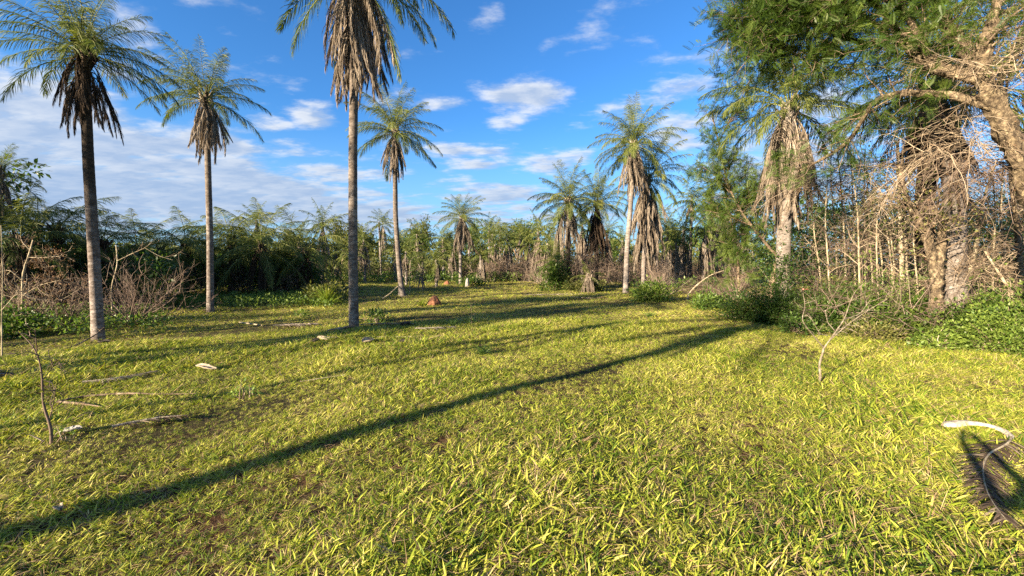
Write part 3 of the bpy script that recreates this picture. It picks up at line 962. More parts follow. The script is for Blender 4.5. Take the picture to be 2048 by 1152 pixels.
BG = 'palms of the far treeline'
far_list = [
    ('far palm with a ragged grey crown standing free above the thicket end', 641, 448, 45, 1.15, 2, 1.2),
    ('far palm with a neat star shaped crown seen left of the slim leaning trunk', 762, 447, 55, 1.0, 1, 1.3),
    ('low far palm with a dark brown skirt just right of the nearest trunk', 728, 478, 45, 0.9, 3, 1.1),
    ('small green palm low in the treeline under the star crowned one', 700, 505, 38, 0.9, 0, 0.6),
    ('squat green palm right behind the slim leaning trunk', 812, 505, 40, 1.0, 4, 0.8),
    ('pale green low palm just right of the slim leaning trunk', 872, 520, 36, 0.9, 0, 0.8),
    ('low palm with a white brown skirt between slim leaning palm and grey trunked palm', 886, 480, 52, 1.0, 2, 1.0),
    ('short skirted palm immediately right of the lone grey trunked palm', 962, 510, 44, 0.85, 2, 1.1),
    ('thin palm with stubby dry crown rising beside the round tree', 978, 452, 60, 0.9, 0, 1.3),
    ('palm with a tan twin skirt below the round dark tree', 990, 490, 50, 0.95, 2, 1.1),
    ('palm with hanging tan skirt under the dome of the big round tree', 1013, 480, 54, 1.05, 3, 1.0),
    ('green headed palm in front of the big round dark tree', 1040, 470, 58, 1.2, 1, 1.0),
    ('palm with a bent over tan crown left of the dark trunked palm', 1076, 462, 46, 1.05, 2, 1.3),
    ('palm with a long tan skirt seen close behind the dark trunked palm', 1120, 440, 42, 0.95, 3, 1.6),
    ('small palm low between the dark trunked palm and the funnel skirted palm', 1160, 480, 50, 0.9, 1, 1.1),
    ('palm with a short brown skirt right of the funnel skirted palm', 1215, 465, 48, 0.95, 3, 1.2),
    ('thin pale trunked palm just right of the enormous tan skirt', 1315, 440, 44, 0.9, 1, 1.0),
    ('palm with full grey tassels left of the tall dark far palm', 1335, 462, 42, 0.95, 3, 1.4),
    ('tall dark far palm rising over the skirted palms with spidery crown', 1384, 400, 40, 1.2, 0, 0.7),
    ('palm with broad tan skirt nearly touching the ground below the spidery crowned palm', 1368, 462, 38, 0.95, 3, 1.5),
    ('palm with pale arched dead fronds left of the two tasselled palm', 1410, 458, 36, 0.9, 2, 1.4),
    ('green crowned palm peeping above the pale arched one', 1425, 425, 46, 1.05, 4, 1.2),
    ('low palm in the treeline under the broad tree crown behind the nearest palm', 672, 500, 48, 1.1, 1, 1.0),
    ('far green palm whose crown closes the gap near the small bare stems', 835, 470, 62, 1.2, 4, 1.0),
    ('low dusty palm at the back between grey trunked palm and round tree', 940, 470, 62, 1.2, 0, 0.9),
    ('low dusty palm at the back behind the bent over tan crown', 1100, 470, 60, 1.1, 4, 1.1),
    ('low palm at the back behind the short brown skirt', 1245, 480, 56, 1.1, 1, 1.2),
    ('low bright green palm in front of the olive tree beside the slim leaning palm', 790, 490, 50, 1.1, 4, 0.9),
    ('rounded green palm between the pale stump and the round tree', 1000, 462, 64, 1.15, 0, 1.2),
    ('dusty green palm touching the left flank of the big round tree', 985, 470, 52, 1.0, 4, 1.2),
    ('green palm crown right above the bright orange termite mound', 1058, 488, 48, 1.1, 1, 1.1),
    ('short palm with spread tan skirt left of the lone grey trunked palm', 905, 500, 50, 0.9, 3, 1.0),
    ('grey green palm behind the leafy clump by the dark trunked palm', 1095, 488, 44, 1.0, 2, 1.2),
    ('palm with messy hanging skirt between the two dark mid distance palms', 1165, 452, 46, 1.0, 3, 1.3),
    ('low palm with wide tan skirt right of the narrow orange mound', 1352, 485, 36, 0.95, 3, 1.2),
    ('palm with a tan curtain close to the left side of the two tasselled palm', 1432, 470, 33, 0.9, 3, 1.3),
    ('palm at the very end of the shaded thicket with pale dead fronds', 598, 478, 40, 0.95, 2, 1.0),
    ('palm with a grey crown hidden behind the feathery tree', 1490, 420, 34, 1.1, 2, 1.4),
    ('palm crown glimpsed through twigs right of the ivy footed palm', 1640, 430, 30, 1.1, 2, 1.4),
    ('distant palm behind the pale saplings of the thicket', 1730, 420, 28, 1.1, 3, 1.4),
]
for i, (lb, px, ty, Y, sc, v, sk) in enumerate(far_list):
    far_palm(lb, px, ty, Y, sc, v, BG, sk, i + 5, lean=RN(i).normal(0, 0.02))

# ------------------------------------------------------------------ leaf templates
def tmpl_simple():
    v = np.array([(0, 0, 0), (0.42, 0.25, 0.05), (1, 0, -0.10), (0.42, -0.25, 0.05), (0.42, 0, 0)])
    return v, np.array([(0, 4, 1, 1)])[:0], np.array([(0, 4, 1), (4, 2, 1), (0, 3, 4), (4, 3, 2)])


def tmpl_pinnate(n=8, wid=0.36, lw=0.055):
    V, Q = [], []
    for i in range(n):
        x = 0.08 + 0.9 * i / (n - 1); l = wid * (0.55 + 0.45 * math.sin(PI * (i + 0.8) / n))
        z = -0.18 * x * x
        for s in (-1, 1):
            b = len(V)
            V += [(x - lw * 0.2, 0, z), (x + 0.10 + lw, s * l * 0.5, z + 0.02), (x + 0.17, s * l, z - 0.05), (x + 0.08 - lw, s * l * 0.5, z + 0.02)]
            Q.append((b, b + 1, b + 2, b + 3))
    return np.array(V), np.array(Q), None


LS, LP, LP2 = tmpl_simple(), tmpl_pinnate(9, 0.30, 0.026), tmpl_pinnate(5, 0.5, 0.10)


def leaves_on(g, P, count, size, tmpl, rng, m=0, t0=0.2, jit=0.05, ang=60, upb=0.1, v0=0.5, vs=0.2, svar=0.3):
    """leaves standing off the polylines P"""
    R0 = np.zeros(P.shape[:2])
    p, d, r, idx = spawn(P, R0, count, t0, 1.0, ang, rng, upb)
    p = p + rng.normal(0, jit, p.shape)
    X, Y, Z = frames(d, rng)
    cl = rng.rand(len(P))[idx]
    a = np.clip(v0 + (cl - 0.5) * 0.5 + rng.normal(0, vs * 0.6, count), 0, 1)
    replicate(g, *tmpl, p, X, Y, Z, size * rng.uniform(1 - svar, 1 + svar, count), a, m)


def tree_skeleton(rng, H, r0, lean=(0, 0), nlimb=7, limb_len=(0.4, 0.7), t0=0.35, wob=0.10, n2=40, l2=0.9, n3=160, l3=0.5, up=0.35, grav=0.02, limb_ang=48, grav3=0.05, n4=0, l4=0.3):
    tr = grow(np.zeros((1, 3)) + [0, 0, -0.1], np.array([[lean[0], lean[1], 1.0]]), H, 14, wob * 0.5, -0.02, rng)
    trr = taper(r0, r0 * 0.28, 14, 1); trr[:, 0] *= 1.25
    p, d, r, _ = spawn(tr, trr, nlimb, t0, 0.97, limb_ang, rng, up)
    li = grow(p, d, H * rng.uniform(*limb_len, nlimb), 10, wob, grav, rng)
    lr = taper(r * 0.62, r * 0.12 + 0.004, 10, nlimb)
    src = np.concatenate([li, np.stack([tr[:, 4:][:, np.linspace(0, 9, 10).astype(int)]])[0]]) if True else li
    srr = np.concatenate([lr, trr[:, 4:14]])
    p, d, r, _ = spawn(src, srr, n2, 0.2, 1, 50, rng, 0.15)
    b2 = grow(p, d, l2 * rng.uniform(0.6, 1.3, n2), 7, wob, grav, rng)
    r2 = taper(np.minimum(r * 0.55, 0.03), 0.004, 7, n2)
    p, d, r, _ = spawn(b2, r2, n3, 0.15, 1, 50, rng, 0.05)
    b3 = grow(p, d, l3 * rng.uniform(0.6, 1.3, n3), 5, wob * 1.2, grav3, rng)
    r3 = taper(np.minimum(r * 0.5, 0.010), 0.002, 5, n3)
    out = [(tr, trr), (li, lr), (b2, r2), (b3, r3)]
    if n4:
        p, d, r, _ = spawn(b3, r3, n4, 0.15, 1, 45, rng, 0.0)
        out.append((grow(p, d, l4 * rng.uniform(0.6, 1.3, n4), 4, wob * 1.5, grav3, rng), taper(0.003, 0.0015, 4, n4)))
    return out


def tree_meshes(seed, H, r0, nleaf, lsize, tmpl, lm, bm, tw=None, v0=0.5, jit=0.08, k0=10, **kw):
    rng = RN(seed)
    sk = tree_skeleton(rng, H, r0, **kw)
    g = Geo()
    add_tubes(g, *sk[0], k0); 
    gb = Geo()
    add_tubes(gb, *sk[1], 7)
    add_tubes(gb, *sk[2], 4); add_tubes(gb, *sk[3], 3)
    if len(sk) > 4: add_tubes(gb, *sk[4], 3)
    gl = Geo()
    if nleaf:
        tips = sk[-1][0]
        leaves_on(gl, tips, nleaf, lsize, tmpl, rng, v0=v0, jit=jit)
    return (g.mesh('trunk', bm), gb.mesh('branches', tw or bm), gl.mesh('crown', lm) if nleaf else None)


def place_tree(name, label, cat, loc, meshes, rz=0, scale=1.0, group=None):
    root = empty(name, loc, label, cat, group, rz)
    put('trunk', meshes[0], root, scale=scale)
    put('branches', meshes[1], root, scale=scale)
    if meshes[2]: put('crown', meshes[2], root, scale=scale)
    return root


def gnd(px, Y):
    x = (px - 1024) / F * (Y)
    x = at(px, 530, Y)[0]
    return (x, Y, float(hgt(x, Y)) * (1 if Y < 30 else 0))


# ------------------------------------------------------------------ far broadleaf trees
def dome_tree(seed, H, Rx, nleaf=5200, lm=None, size=0.30):
    rng = RN(seed)
    g = Geo(); 
    tr = grow(np.array([[0, 0, -0.1]]), np.array([[0, 0, 1.0]]), H * 0.55, 8, 0.08, 0, rng); trr = taper(0.22, 0.12, 8, 1)
    add_tubes(g, tr, trr, 8)
    gb = Geo()
    nl = 11
    p, d, r, _ = spawn(tr, trr, nl, 0.5, 1.0, 50, rng, 0.5)
    li = grow(p, d, H * 0.42, 8, 0.1, -0.02, rng); add_tubes(gb, li, taper(0.09, 0.02, 8, nl), 5)
    p, d, r, _ = spawn(li, taper(0.09, 0.02, 8, nl), 70, 0.3, 1, 50, rng, 0.2)
    b2 = grow(p, d, H * 0.16, 5, 0.12, 0, rng); add_tubes(gb, b2, taper(0.03, 0.008, 5, 70), 3)
    # leaf masses gathered round the branch ends
    nc = 90
    c = b2[rng.choice(70, nc), rng.randint(2, 5, nc)]
    c = c + rng.normal(0, 0.35, c.shape)
    idx = rng.choice(nc, nleaf)
    rad = rng.uniform(0.45, 0.95, nc)
    dv = unit(rng.randn(nleaf, 3)); rr = rng.rand(nleaf) ** 0.4
    O = c[idx] + dv * (rr * rad[idx])[:, None] * np.array([1, 1, 0.7])
    X, Y, Z = frames(dv + rng.normal(0, 0.5, dv.shape), rng)
    gl = Geo()
    a = np.clip(0.45 + 0.5 * (rng.rand(nc)[idx] - 0.5) + rng.normal(0, 0.12, nleaf), 0, 1)
    replicate(gl, *LS, O, X, Y, Z, size * rng.uniform(0.7, 1.3, nleaf), a)
    return g.mesh('trunk', G['bark']), gb.mesh('branches', G['bark']), gl.mesh('crown', lm or G['leaf'])


DT = [dome_tree(1, 8.5, 4), dome_tree(2, 8.0, 4, 3600, G['leaf_y']), dome_tree(3, 8.0, 4, 4200, G['leaf_bush'])]
TG = 'broadleaf trees of the far treeline'
for i, (lb, px, Y, H, v) in enumerate([
    ('big round dark green tree in the middle of the far treeline', 1030, 62, 9.6, 0),
    ('dark green dome tree just left of the big round one', 962, 62, 9.0, 2),
    ('olive leafed tree behind the nearest trunk at the end of the thicket', 682, 50, 7.6, 1),
    ('small olive tree seen right of the nearest trunk', 735, 52, 7.2, 1),
    ('sparse yellowish tree rising behind the slim leaning palm', 852, 64, 9.0, 1),
    ('dense olive tree low beside the slim leaning palm', 822, 56, 6.8, 2),
    ('olive tree filling the gap right of the lone grey trunked palm', 890, 66, 7.6, 1),
    ('green tree behind the funnel skirted palm', 1230, 66, 7.2, 2),
    ('green tree far behind the enormous tan skirt', 1330, 55, 7.6, 0),
    ('dark tree behind the spidery crowned palm', 1400, 52, 8.0, 2),
    ('dark broadleaf tree behind the shaded thicket near the left edge', 150, 27, 4.0, 0),
    ('dark broadleaf tree behind the leafless bush', 290, 30, 3.9, 2),
    ('dark broadleaf tree behind the bright topped palm', 520, 33, 4.9, 0),
    ('olive tree at the back edge of the thicket near the free standing far palm', 600, 38, 5.2, 1),
    ('dark broadleaf tree at the left border behind the bushy palms', 10, 24, 4.0, 2),
]):
    x, y, z = gnd(px, Y)
    place_tree('broadleaf_tree', lb, 'tree', (x, y, z), DT[v], i * 1.3, H / 8.5, TG)

# ------------------------------------------------------------------ scrub and undergrowth
def scrub_mass(name, label, boxes, n, h, mats_twig, mats_leaf, seed, leafn=0, lsize=0.12, lean=0.5, per=22, r=0.008, tl=0.45, tmpl=None, v0=0.5):
    """tangle nobody could count: boxes = [(px0, px1, Y0, Y1, height factor)]"""
    rng = RN(seed)
    g = Geo()
    wts = np.array([(b[1] - b[0]) * (b[3] - b[2] + 0.5) * (b[2] + b[3]) for b in boxes], float)
    ib = rng.choice(len(boxes), n, p=wts / wts.sum())
    B = np.array(boxes, float)[ib]
    Y = rng.uniform(B[:, 2], B[:, 3]); px = rng.uniform(B[:, 0], B[:, 1])
    X = (px - 1024) / F * Y
    O = np.stack([X, Y, hgt(X, Y) * (Y < 35)], 1)
    hh = h * B[:, 4] * rng.uniform(0.55, 1.15, n)
    D = np.stack([rng.normal(0, lean, n), rng.normal(0, lean, n), np.ones(n)], 1)
    P = grow(O, D, hh, 7, 0.16, 0.02, rng)
    R0 = taper(r * 1.6, r * 0.6, 7, n)
    add_tubes(g, P, R0, 3, a=rng.rand(n))
    m = n * per
    p, d, _, idx = spawn(P, R0, m, 0.15, 1, 55, rng, 0.1)
    P2 = grow(p, d, tl * hh[idx] * rng.uniform(0.4, 1.1, m), 4, 0.2, 0.03, rng)
    add_tubes(g, P2, taper(r * 0.7, r * 0.35, 4, m), 3, a=rng.rand(m))
    mats = [mats_twig]
    if leafn:
        leaves_on(g, P2, leafn, lsize, tmpl or LS, rng, m=1, t0=0.0, jit=0.10, v0=v0)
        mats.append(mats_leaf)
    o = put(name, g.mesh(name, mats))
    tag(o, label, None, None, 'stuff')
    return o


def leaf_mass(name, label, boxes, n, h, size, m, seed, clump=0.45, per=40, v0=0.45, flat=0.8, tmpl=None):
    """low leafy cover: clumps of leaves in boxes"""
    rng = RN(seed)
    B = np.array(boxes, float)
    w = (B[:, 1] - B[:, 0]) * (B[:, 3] - B[:, 2] + 0.3) * (B[:, 2] + B[:, 3])
    nc = n // per
    ib = rng.choice(len(boxes), nc, p=w / w.sum()); b = B[ib]
    Y = rng.uniform(b[:, 2], b[:, 3]); X = (rng.uniform(b[:, 0], b[:, 1]) - 1024) / F * Y
    Hc = h * b[:, 4] * rng.uniform(0.25, 1.0, nc)
    idx = rng.choice(nc, n)
    dv = unit(rng.randn(n, 3)); rr = rng.rand(n) ** 0.45 * clump
    O = np.stack([X, Y, Hc], 1)[idx] + dv * rr[:, None] * np.array([1, 1, flat])
    O[:, 2] = np.where(O[:, 2] < 0.03, 0.03 + rng.rand(n) * 0.3, O[:, 2])
    Xa, Ya, Za = frames(dv + rng.normal(0, 0.6, dv.shape) + [0, 0, 0.2], rng)
    a = np.clip(v0 + 0.55 * (rng.rand(nc)[idx] - 0.5) + rng.normal(0, 0.13, n), 0, 1)
    g = Geo()
    replicate(g, *(tmpl or LS), O, Xa, Ya, Za, size * rng.uniform(0.6, 1.4, n), a)
    o = put(name, g.mesh(name, m))
    tag(o, label, None, None, 'stuff')
    return o


# far masses behind everything
leaf_mass('far_forest', 'distant dense wood closing the horizon behind the palms', [(-400, 1600, 66, 80, 1.0)], 60000, 5.0, 0.55, G['leaf_y'], 1, 1.5, 60, 0.42)
leaf_mass('side_forest', 'dense wood going on beyond the left thicket', [(-900, 640, 30, 44, 1.0)], 36000, 2.2, 0.32, G['leaf'], 2, 1.0, 60, 0.3)
leaf_mass('treeline_undergrowth', 'green and olive undergrowth low between the far palms', [(640, 1500, 44, 60, 1.0)], 42000, 2.4, 0.26, G['leaf_y'], 3, 0.8, 50, 0.35)
scrub_mass('dry_scrub', 'brown leafless scrub between the far palms', [(960, 1500, 38, 52, 1.0), (700, 960, 46, 58, 0.7), (1180, 1500, 30, 38, 0.75)], 1300, 2.3, G['twig_pink'], G['leaf_brown'], 4, 9000, 0.13, 0.35, 22, 0.014)
leaf_mass('meadow_edge_weeds', 'bright green weeds along the far edge of the clearing', [(650, 1450, 38, 46, 1.0), (1250, 1450, 26, 30, 0.7)], 16000, 0.8, 0.20, G['leaf_bush'], 5, 0.4, 30, 0.55)
# left thicket
leaf_mass('thicket_undergrowth', 'dark shaded undergrowth filling the thicket on the left', [(-300, 330, 14.5, 19, 1.0), (300, 640, 21, 27, 1.05)], 46000, 1.9, 0.15, G['leaf'], 6, 0.5, 50, 0.25)
scrub_mass('thicket_twigs', 'bare brown twigs tangled through the thicket on the left', [(-200, 330, 13, 17, 0.9), (330, 640, 20, 24, 0.8)], 260, 2.0, G['twig_dark'], G['leaf_brown'], 7, 6000, 0.07, 0.45, 22, 0.008)  # dark twig colour puts the thicket's shade into the material
leaf_mass('thicket_edge_weeds', 'green weeds at the foot of the left thicket', [(-100, 330, 9.5, 13, 1.0), (330, 660, 15.5, 20, 1.0)], 15000, 0.38, 0.085, G['leaf_bush'], 8, 0.22, 30, 0.5)
# right thicket
leaf_mass('right_thicket_leaves', 'olive leaves scattered through the dry thicket on the right', [(1600, 2600, 11.8, 19, 1.0)], 36000, 4.2, 0.085, G['leaf_bush'], 9, 0.6, 40, 0.3, 1.0)
scrub_mass('right_thicket_twigs', 'tangled brown twigs and vines of the dry thicket on the right', [(1600, 2600, 11.5, 15, 1.0), (1640, 2500, 15, 21, 1.2)], 330, 3.6, G['twig_dark'], G['leaf_brown'], 10, 15000, 0.06, 0.35, 26, 0.006, 0.30)
scrub_mass('right_low_brush', 'grey brown brush behind the leafy bushes on the right', [(1620, 2400, 10.4, 12, 1.0), (1380, 1480, 20, 26, 0.7)], 160, 1.7, G['twig_dark'], G['leaf_brown'], 12, 5000, 0.05, 0.6, 24, 0.006)
leaf_mass('right_back_forest', 'dense wood behind the dry thicket on the right', [(1520, 2900, 20, 30, 1.0)], 62000, 5.0, 0.20, G['leaf'], 13, 0.9, 60, 0.35, 1.0)

# ------------------------------------------------------------------ big trees on the right
def limb_path(pts, n=16):
    W = np.array([at(*p) for p in pts])
    d = np.concatenate([[0], np.cumsum(np.linalg.norm(np.diff(W, axis=0), axis=1))])
    # smooth resample (Catmull-Rom like, through cosine-weighted averaging)
    s = np.linspace(0, d[-1], n)
    P = np.stack([np.interp(s, d, W[:, c]) for c in range(3)], 1)
    for _ in range(2):
        P[1:-1] = 0.25 * P[:-2] + 0.5 * P[1:-1] + 0.25 * P[2:]
    return P


def gnarly(g, P, r, k, rng, amp=0.12, a=0.5):
    """thick limb with lumps; P (n,3), r (n)"""
    n = len(P) * 3
    s = np.linspace(0, len(P) - 1, n)
    Q = np.stack([np.interp(s, np.arange(len(P)), P[:, c]) for c in range(3)], 1)
    rr = np.interp(s, np.arange(len(P)), r)
    t = unit(np.gradient(Q, axis=0))
    ref = np.array([0.2, 1.0, 0.1])
    U = unit(np.cross(t, ref)); Wv = np.cross(t, U)
    ang = np.arange(k) * 2 * PI / k
    bump = rng.normal(0, amp, (n, k))
    bump = (bump + np.roll(bump, 1, 0) + np.roll(bump, -1, 1)) / 1.7 + amp * 0.8 * np.sin(ang * 2 + s[:, None] * 0.5)
    rad = rr[:, None] * (1 + bump)
    V = Q[:, None] + rad[..., None] * (U[:, None] * np.cos(ang)[None, :, None] + Wv[:, None] * np.sin(ang)[None, :, None])
    i = np.arange(n - 1)[:, None] * k; j = np.arange(k)[None]; j2 = (j + 1) % k
    g.add(V.reshape(-1, 3), quads=np.stack([i + j, i + j2, i + k + j2, i + k + j], -1).reshape(-1, 4), a=a)


def shaped_tree(name, label, cat, limbs, seed, bark, leafm=None, nleaf=0, size=0.2, tmpl=LP, n2=60, l2=0.7, n3=250, l3=0.4, leafy=None, twigs=None, grav=0.04, k=12, group=None, v0=0.5, jit=0.06, amp=0.10, partname='limb', t2=0.15, wob=0.16, upb=0.1, n4=0):
    """limbs: [(points (px,py,Y), r0, r1)]; the first one is the trunk. leafy: weights of limbs which bear branches"""
    rng = RN(seed)
    b = at(*limbs[0][0][0]); b[2] = float(hgt(b[0], b[1]))
    root = empty(name, tuple(b), label, cat, group)
    PP, RR = [], []
    for i, (pts, r0, r1) in enumerate(limbs):
        n = 16
        P = limb_path(pts, n) - b
        if i == 0: P[0, 2] = -0.1
        r = np.linspace(r0, r1, n)
        if i == 0: r[0] *= 1.25
        g = Geo(); gnarly(g, P, r, k if r0 > 0.03 else 6, rng, amp)
        put('trunk' if i == 0 else partname, g.mesh('trunk' if i == 0 else partname, bark), root)
        PP.append(P); RR.append(r)
    PP = np.array(PP); RR = np.array(RR)
    w = np.arange(len(limbs)) > 0 if leafy is None else np.array(leafy) > 0
    if leafy is not None:
        rep = np.repeat(np.arange(len(limbs)), np.array(leafy)); PPs, RRs = PP[rep], RR[rep]
    else:
        PPs, RRs = (PP[w], RR[w]) if w.any() else (PP, RR)
    gb = Geo()
    if n2:
        p, d, r, _ = spawn(PPs, RRs, n2, t2, 1, 50, rng, upb)
        b2 = grow(p, d, l2 * rng.uniform(0.5, 1.3, n2), 7, wob, grav, rng)
        r2 = taper(np.clip(r * 0.5, 0.004, 0.02), 0.003, 7, n2)
        add_tubes(gb, b2, r2, 4, a=rng.rand(n2))
        last = b2
        if n3:
            p, d, r, _ = spawn(b2, r2, n3, 0.1, 1, 50, rng, 0.0)
            b3 = grow(p, d, l3 * rng.uniform(0.5, 1.3, n3), 5, wob, grav, rng)
            add_tubes(gb, b3, taper(0.0045, 0.0018, 5, n3), 3, a=rng.rand(n3))
            last = b3
            if n4:
                p, d, r, _ = spawn(b3, taper(0.0045, 0.0018, 5, n3), n4, 0.1, 1, 50, rng, 0.0)
                b4 = grow(p, d, l3 * 0.5 * rng.uniform(0.5, 1.3, n4), 4, wob, grav, rng)
                add_tubes(gb, b4, taper(0.003, 0.0013, 4, n4), 3, a=rng.rand(n4))
        put('branches', gb.mesh('branches', twigs or bark), root)
        if nleaf:
            gl = Geo(); leaves_on(gl, last, nleaf, size, tmpl, rng, v0=v0, jit=jit)
            put('crown', gl.mesh('crown', leafm), root)
    return root


shaped_tree('gnarled_tree', 'big gnarled tree with flaky sunlit yellow bark forking at the top right corner', 'tree', [
    ([(2165, 755, 7.0), (2130, 600, 7.0), (2086, 430, 6.9), (2046, 330, 6.85), (2010, 250, 6.8), (1975, 180, 6.8)], 0.21, 0.14),
    ([(1978, 185, 6.8), (1955, 130, 6.9), (1915, 80, 7.1), (1880, 30, 7.3), (1855, -50, 7.5)], 0.10, 0.055),
    ([(1972, 185, 6.8), (1965, 110, 6.7), (1985, 40, 6.6), (2010, -50, 6.6)], 0.09, 0.05),
    ([(1972, 165, 6.8), (1915, 143, 7.0), (1867, 137, 7.2), (1835, 110, 7.4), (1806, 80, 7.6), (1778, 68, 7.8), (1740, 92, 8.0), (1690, 108, 8.3), (1640, 116, 8.6)], 0.10, 0.03),
    ([(1990, 220, 6.8), (1940, 195, 6.9), (1900, 190, 7.1), (1850, 180, 7.3), (1800, 192, 7.5), (1760, 185, 7.8), (1738, 205, 8.0), (1722, 250, 8.2), (1695, 292, 8.5), (1640, 322, 8.8), (1600, 340, 9.0)], 0.06, 0.02),
    ([(1740, 92, 8.0), (1660, 62, 7.9), (1570, 32, 7.8), (1495, 22, 7.7)], 0.04, 0.012),
    ([(1690, 108, 8.3), (1610, 102, 8.1), (1540, 92, 7.9), (1490, 84, 7.8)], 0.03, 0.010),
    ([(1806, 80, 7.6), (1765, 20, 7.8), (1700, -30, 7.8), (1640, -60, 7.8)], 0.05, 0.015),
    ([(1778, 68, 7.8), (1710, 20, 7.8), (1620, -12, 7.8), (1520, -24, 7.8)], 0.04, 0.012),
    ([(1867, 137, 7.2), (1830, 60, 7.2), (1790, -10, 7.3), (1760, -60, 7.4)], 0.05, 0.02),
], 21, G['cork'], G['leaf'], 17500, 0.15, LP, 360, 0.8, 2000, 0.45, [0, 1, 1, 1, 1, 3, 2, 3, 3, 2], G['bark'], v0=0.5, amp=0.17, k=22)
shaped_tree('forked_tree', 'forked tree with glowing flaky yellow bark standing behind the bushes before the grey palm trunk', 'tree', [
    ([(1872, 672, 8.70), (1872, 600, 8.70), (1872, 555, 8.70)], 0.12, 0.11),
    ([(1872, 560, 8.70), (1864, 505, 8.70), (1848, 458, 8.75), (1826, 425, 8.80), (1806, 380, 8.90), (1800, 330, 9.00)], 0.10, 0.045),
    ([(1874, 560, 8.70), (1880, 500, 8.70), (1886, 455, 8.70), (1884, 428, 8.70), (1850, 412, 8.80), (1828, 408, 8.90)], 0.10, 0.05),
    ([(1826, 425, 8.80), (1790, 398, 9.00), (1755, 385, 9.20)], 0.04, 0.015),
], 22, G['cork'], G['leaf_y'], 900, 0.07, LS, 60, 0.7, 260, 0.4, None, G['twig'], amp=0.15)
shaped_tree('feathery_tree', 'slender leaning tree with feathery green leaves beside the ivy footed palm', 'tree', [
    ([(1534, 632, 14.8), (1538, 600, 14.8), (1546, 565, 14.8), (1560, 508, 14.7)], 0.15, 0.11),
    ([(1556, 518, 14.7), (1580, 450, 14.6), (1598, 385, 14.5), (1618, 330, 14.4), (1616, 250, 14.4)], 0.035, 0.02),
    ([(1556, 515, 14.7), (1500, 450, 14.6), (1459, 385, 14.5), (1437, 285, 14.5), (1424, 225, 14.5)], 0.05, 0.015),
    ([(1459, 385, 14.5), (1430, 350, 14.6), (1400, 330, 14.7)], 0.02, 0.008),
    ([(1500, 450, 14.6), (1450, 430, 14.5), (1410, 420, 14.4)], 0.025, 0.008),
    ([(1437, 285, 14.5), (1470, 220, 14.4), (1500, 160, 14.4)], 0.02, 0.008),
    ([(1520, 470, 14.6), (1500, 400, 14.4), (1490, 340, 14.2)], 0.02, 0.008),
], 23, G['bark'], G['leaf'], 4800, 0.18, LP, 120, 0.75, 460, 0.38, [0, 0, 3, 2, 3, 3, 3], G['bark'], v0=0.6)
shaped_tree('small_leafy_tree', 'light green feathery tree in front of the two tasselled palm', 'tree', [
    ([(1478, 600, 15.5), (1476, 520, 15.5), (1462, 440, 15.5), (1450, 380, 15.5)], 0.05, 0.02),
    ([(1476, 520, 15.5), (1500, 450, 15.4), (1515, 390, 15.4)], 0.03, 0.01),
    ([(1462, 440, 15.5), (1430, 410, 15.5), (1405, 400, 15.5)], 0.02, 0.01),
], 24, G['bark'], G['leaf'], 3200, 0.20, LP, 70, 0.8, 260, 0.45, [2, 2, 2], G['bark'], v0=0.65)

RG = 'palms inside the right hand thicket'
palm('palm with ivy round its foot and a massive tan skirt beside the gnarled tree foliage', [(1566, 632), (1567, 500), (1572, 350), (1580, 205)], 13.4, 0.22, 0.20, 1.12, 32, 95, 80, RG, DEADF, 1.15, G['trunk_far'], drop=1.3, flare=0.2)
palm('black trunked palm with a dark bulging skirt just left of the gnarled tree', [(1852, 665), (1848, 400), (1872, 168)], 10.2, 0.17, 0.19, 0.98, 44, 90, 81, RG, DARKF, 0.85, G['trunk_black'], drop=0.7, flare=0.1)
palm('thick grey palm trunk behind the forked yellow tree, its head buried in dead twigs', [(1912, 680), (1911, 500), (1908, 325)], 9.2, 0.20, 0.18, 0.5, 0, 14, 82, RG, DARKF, 0.55, G['trunk_far'], drop=0.4, flare=0.1)
palm('palm crown hanging over the upper right corner above the gnarled branches', [(2090, 640), (2085, 300), (2080, -20)], 9.8, 0.18, 0.16, 1.1, 30, 20, 83, RG, DARKF, 1.0, G['trunk_black'], drop=0.5)

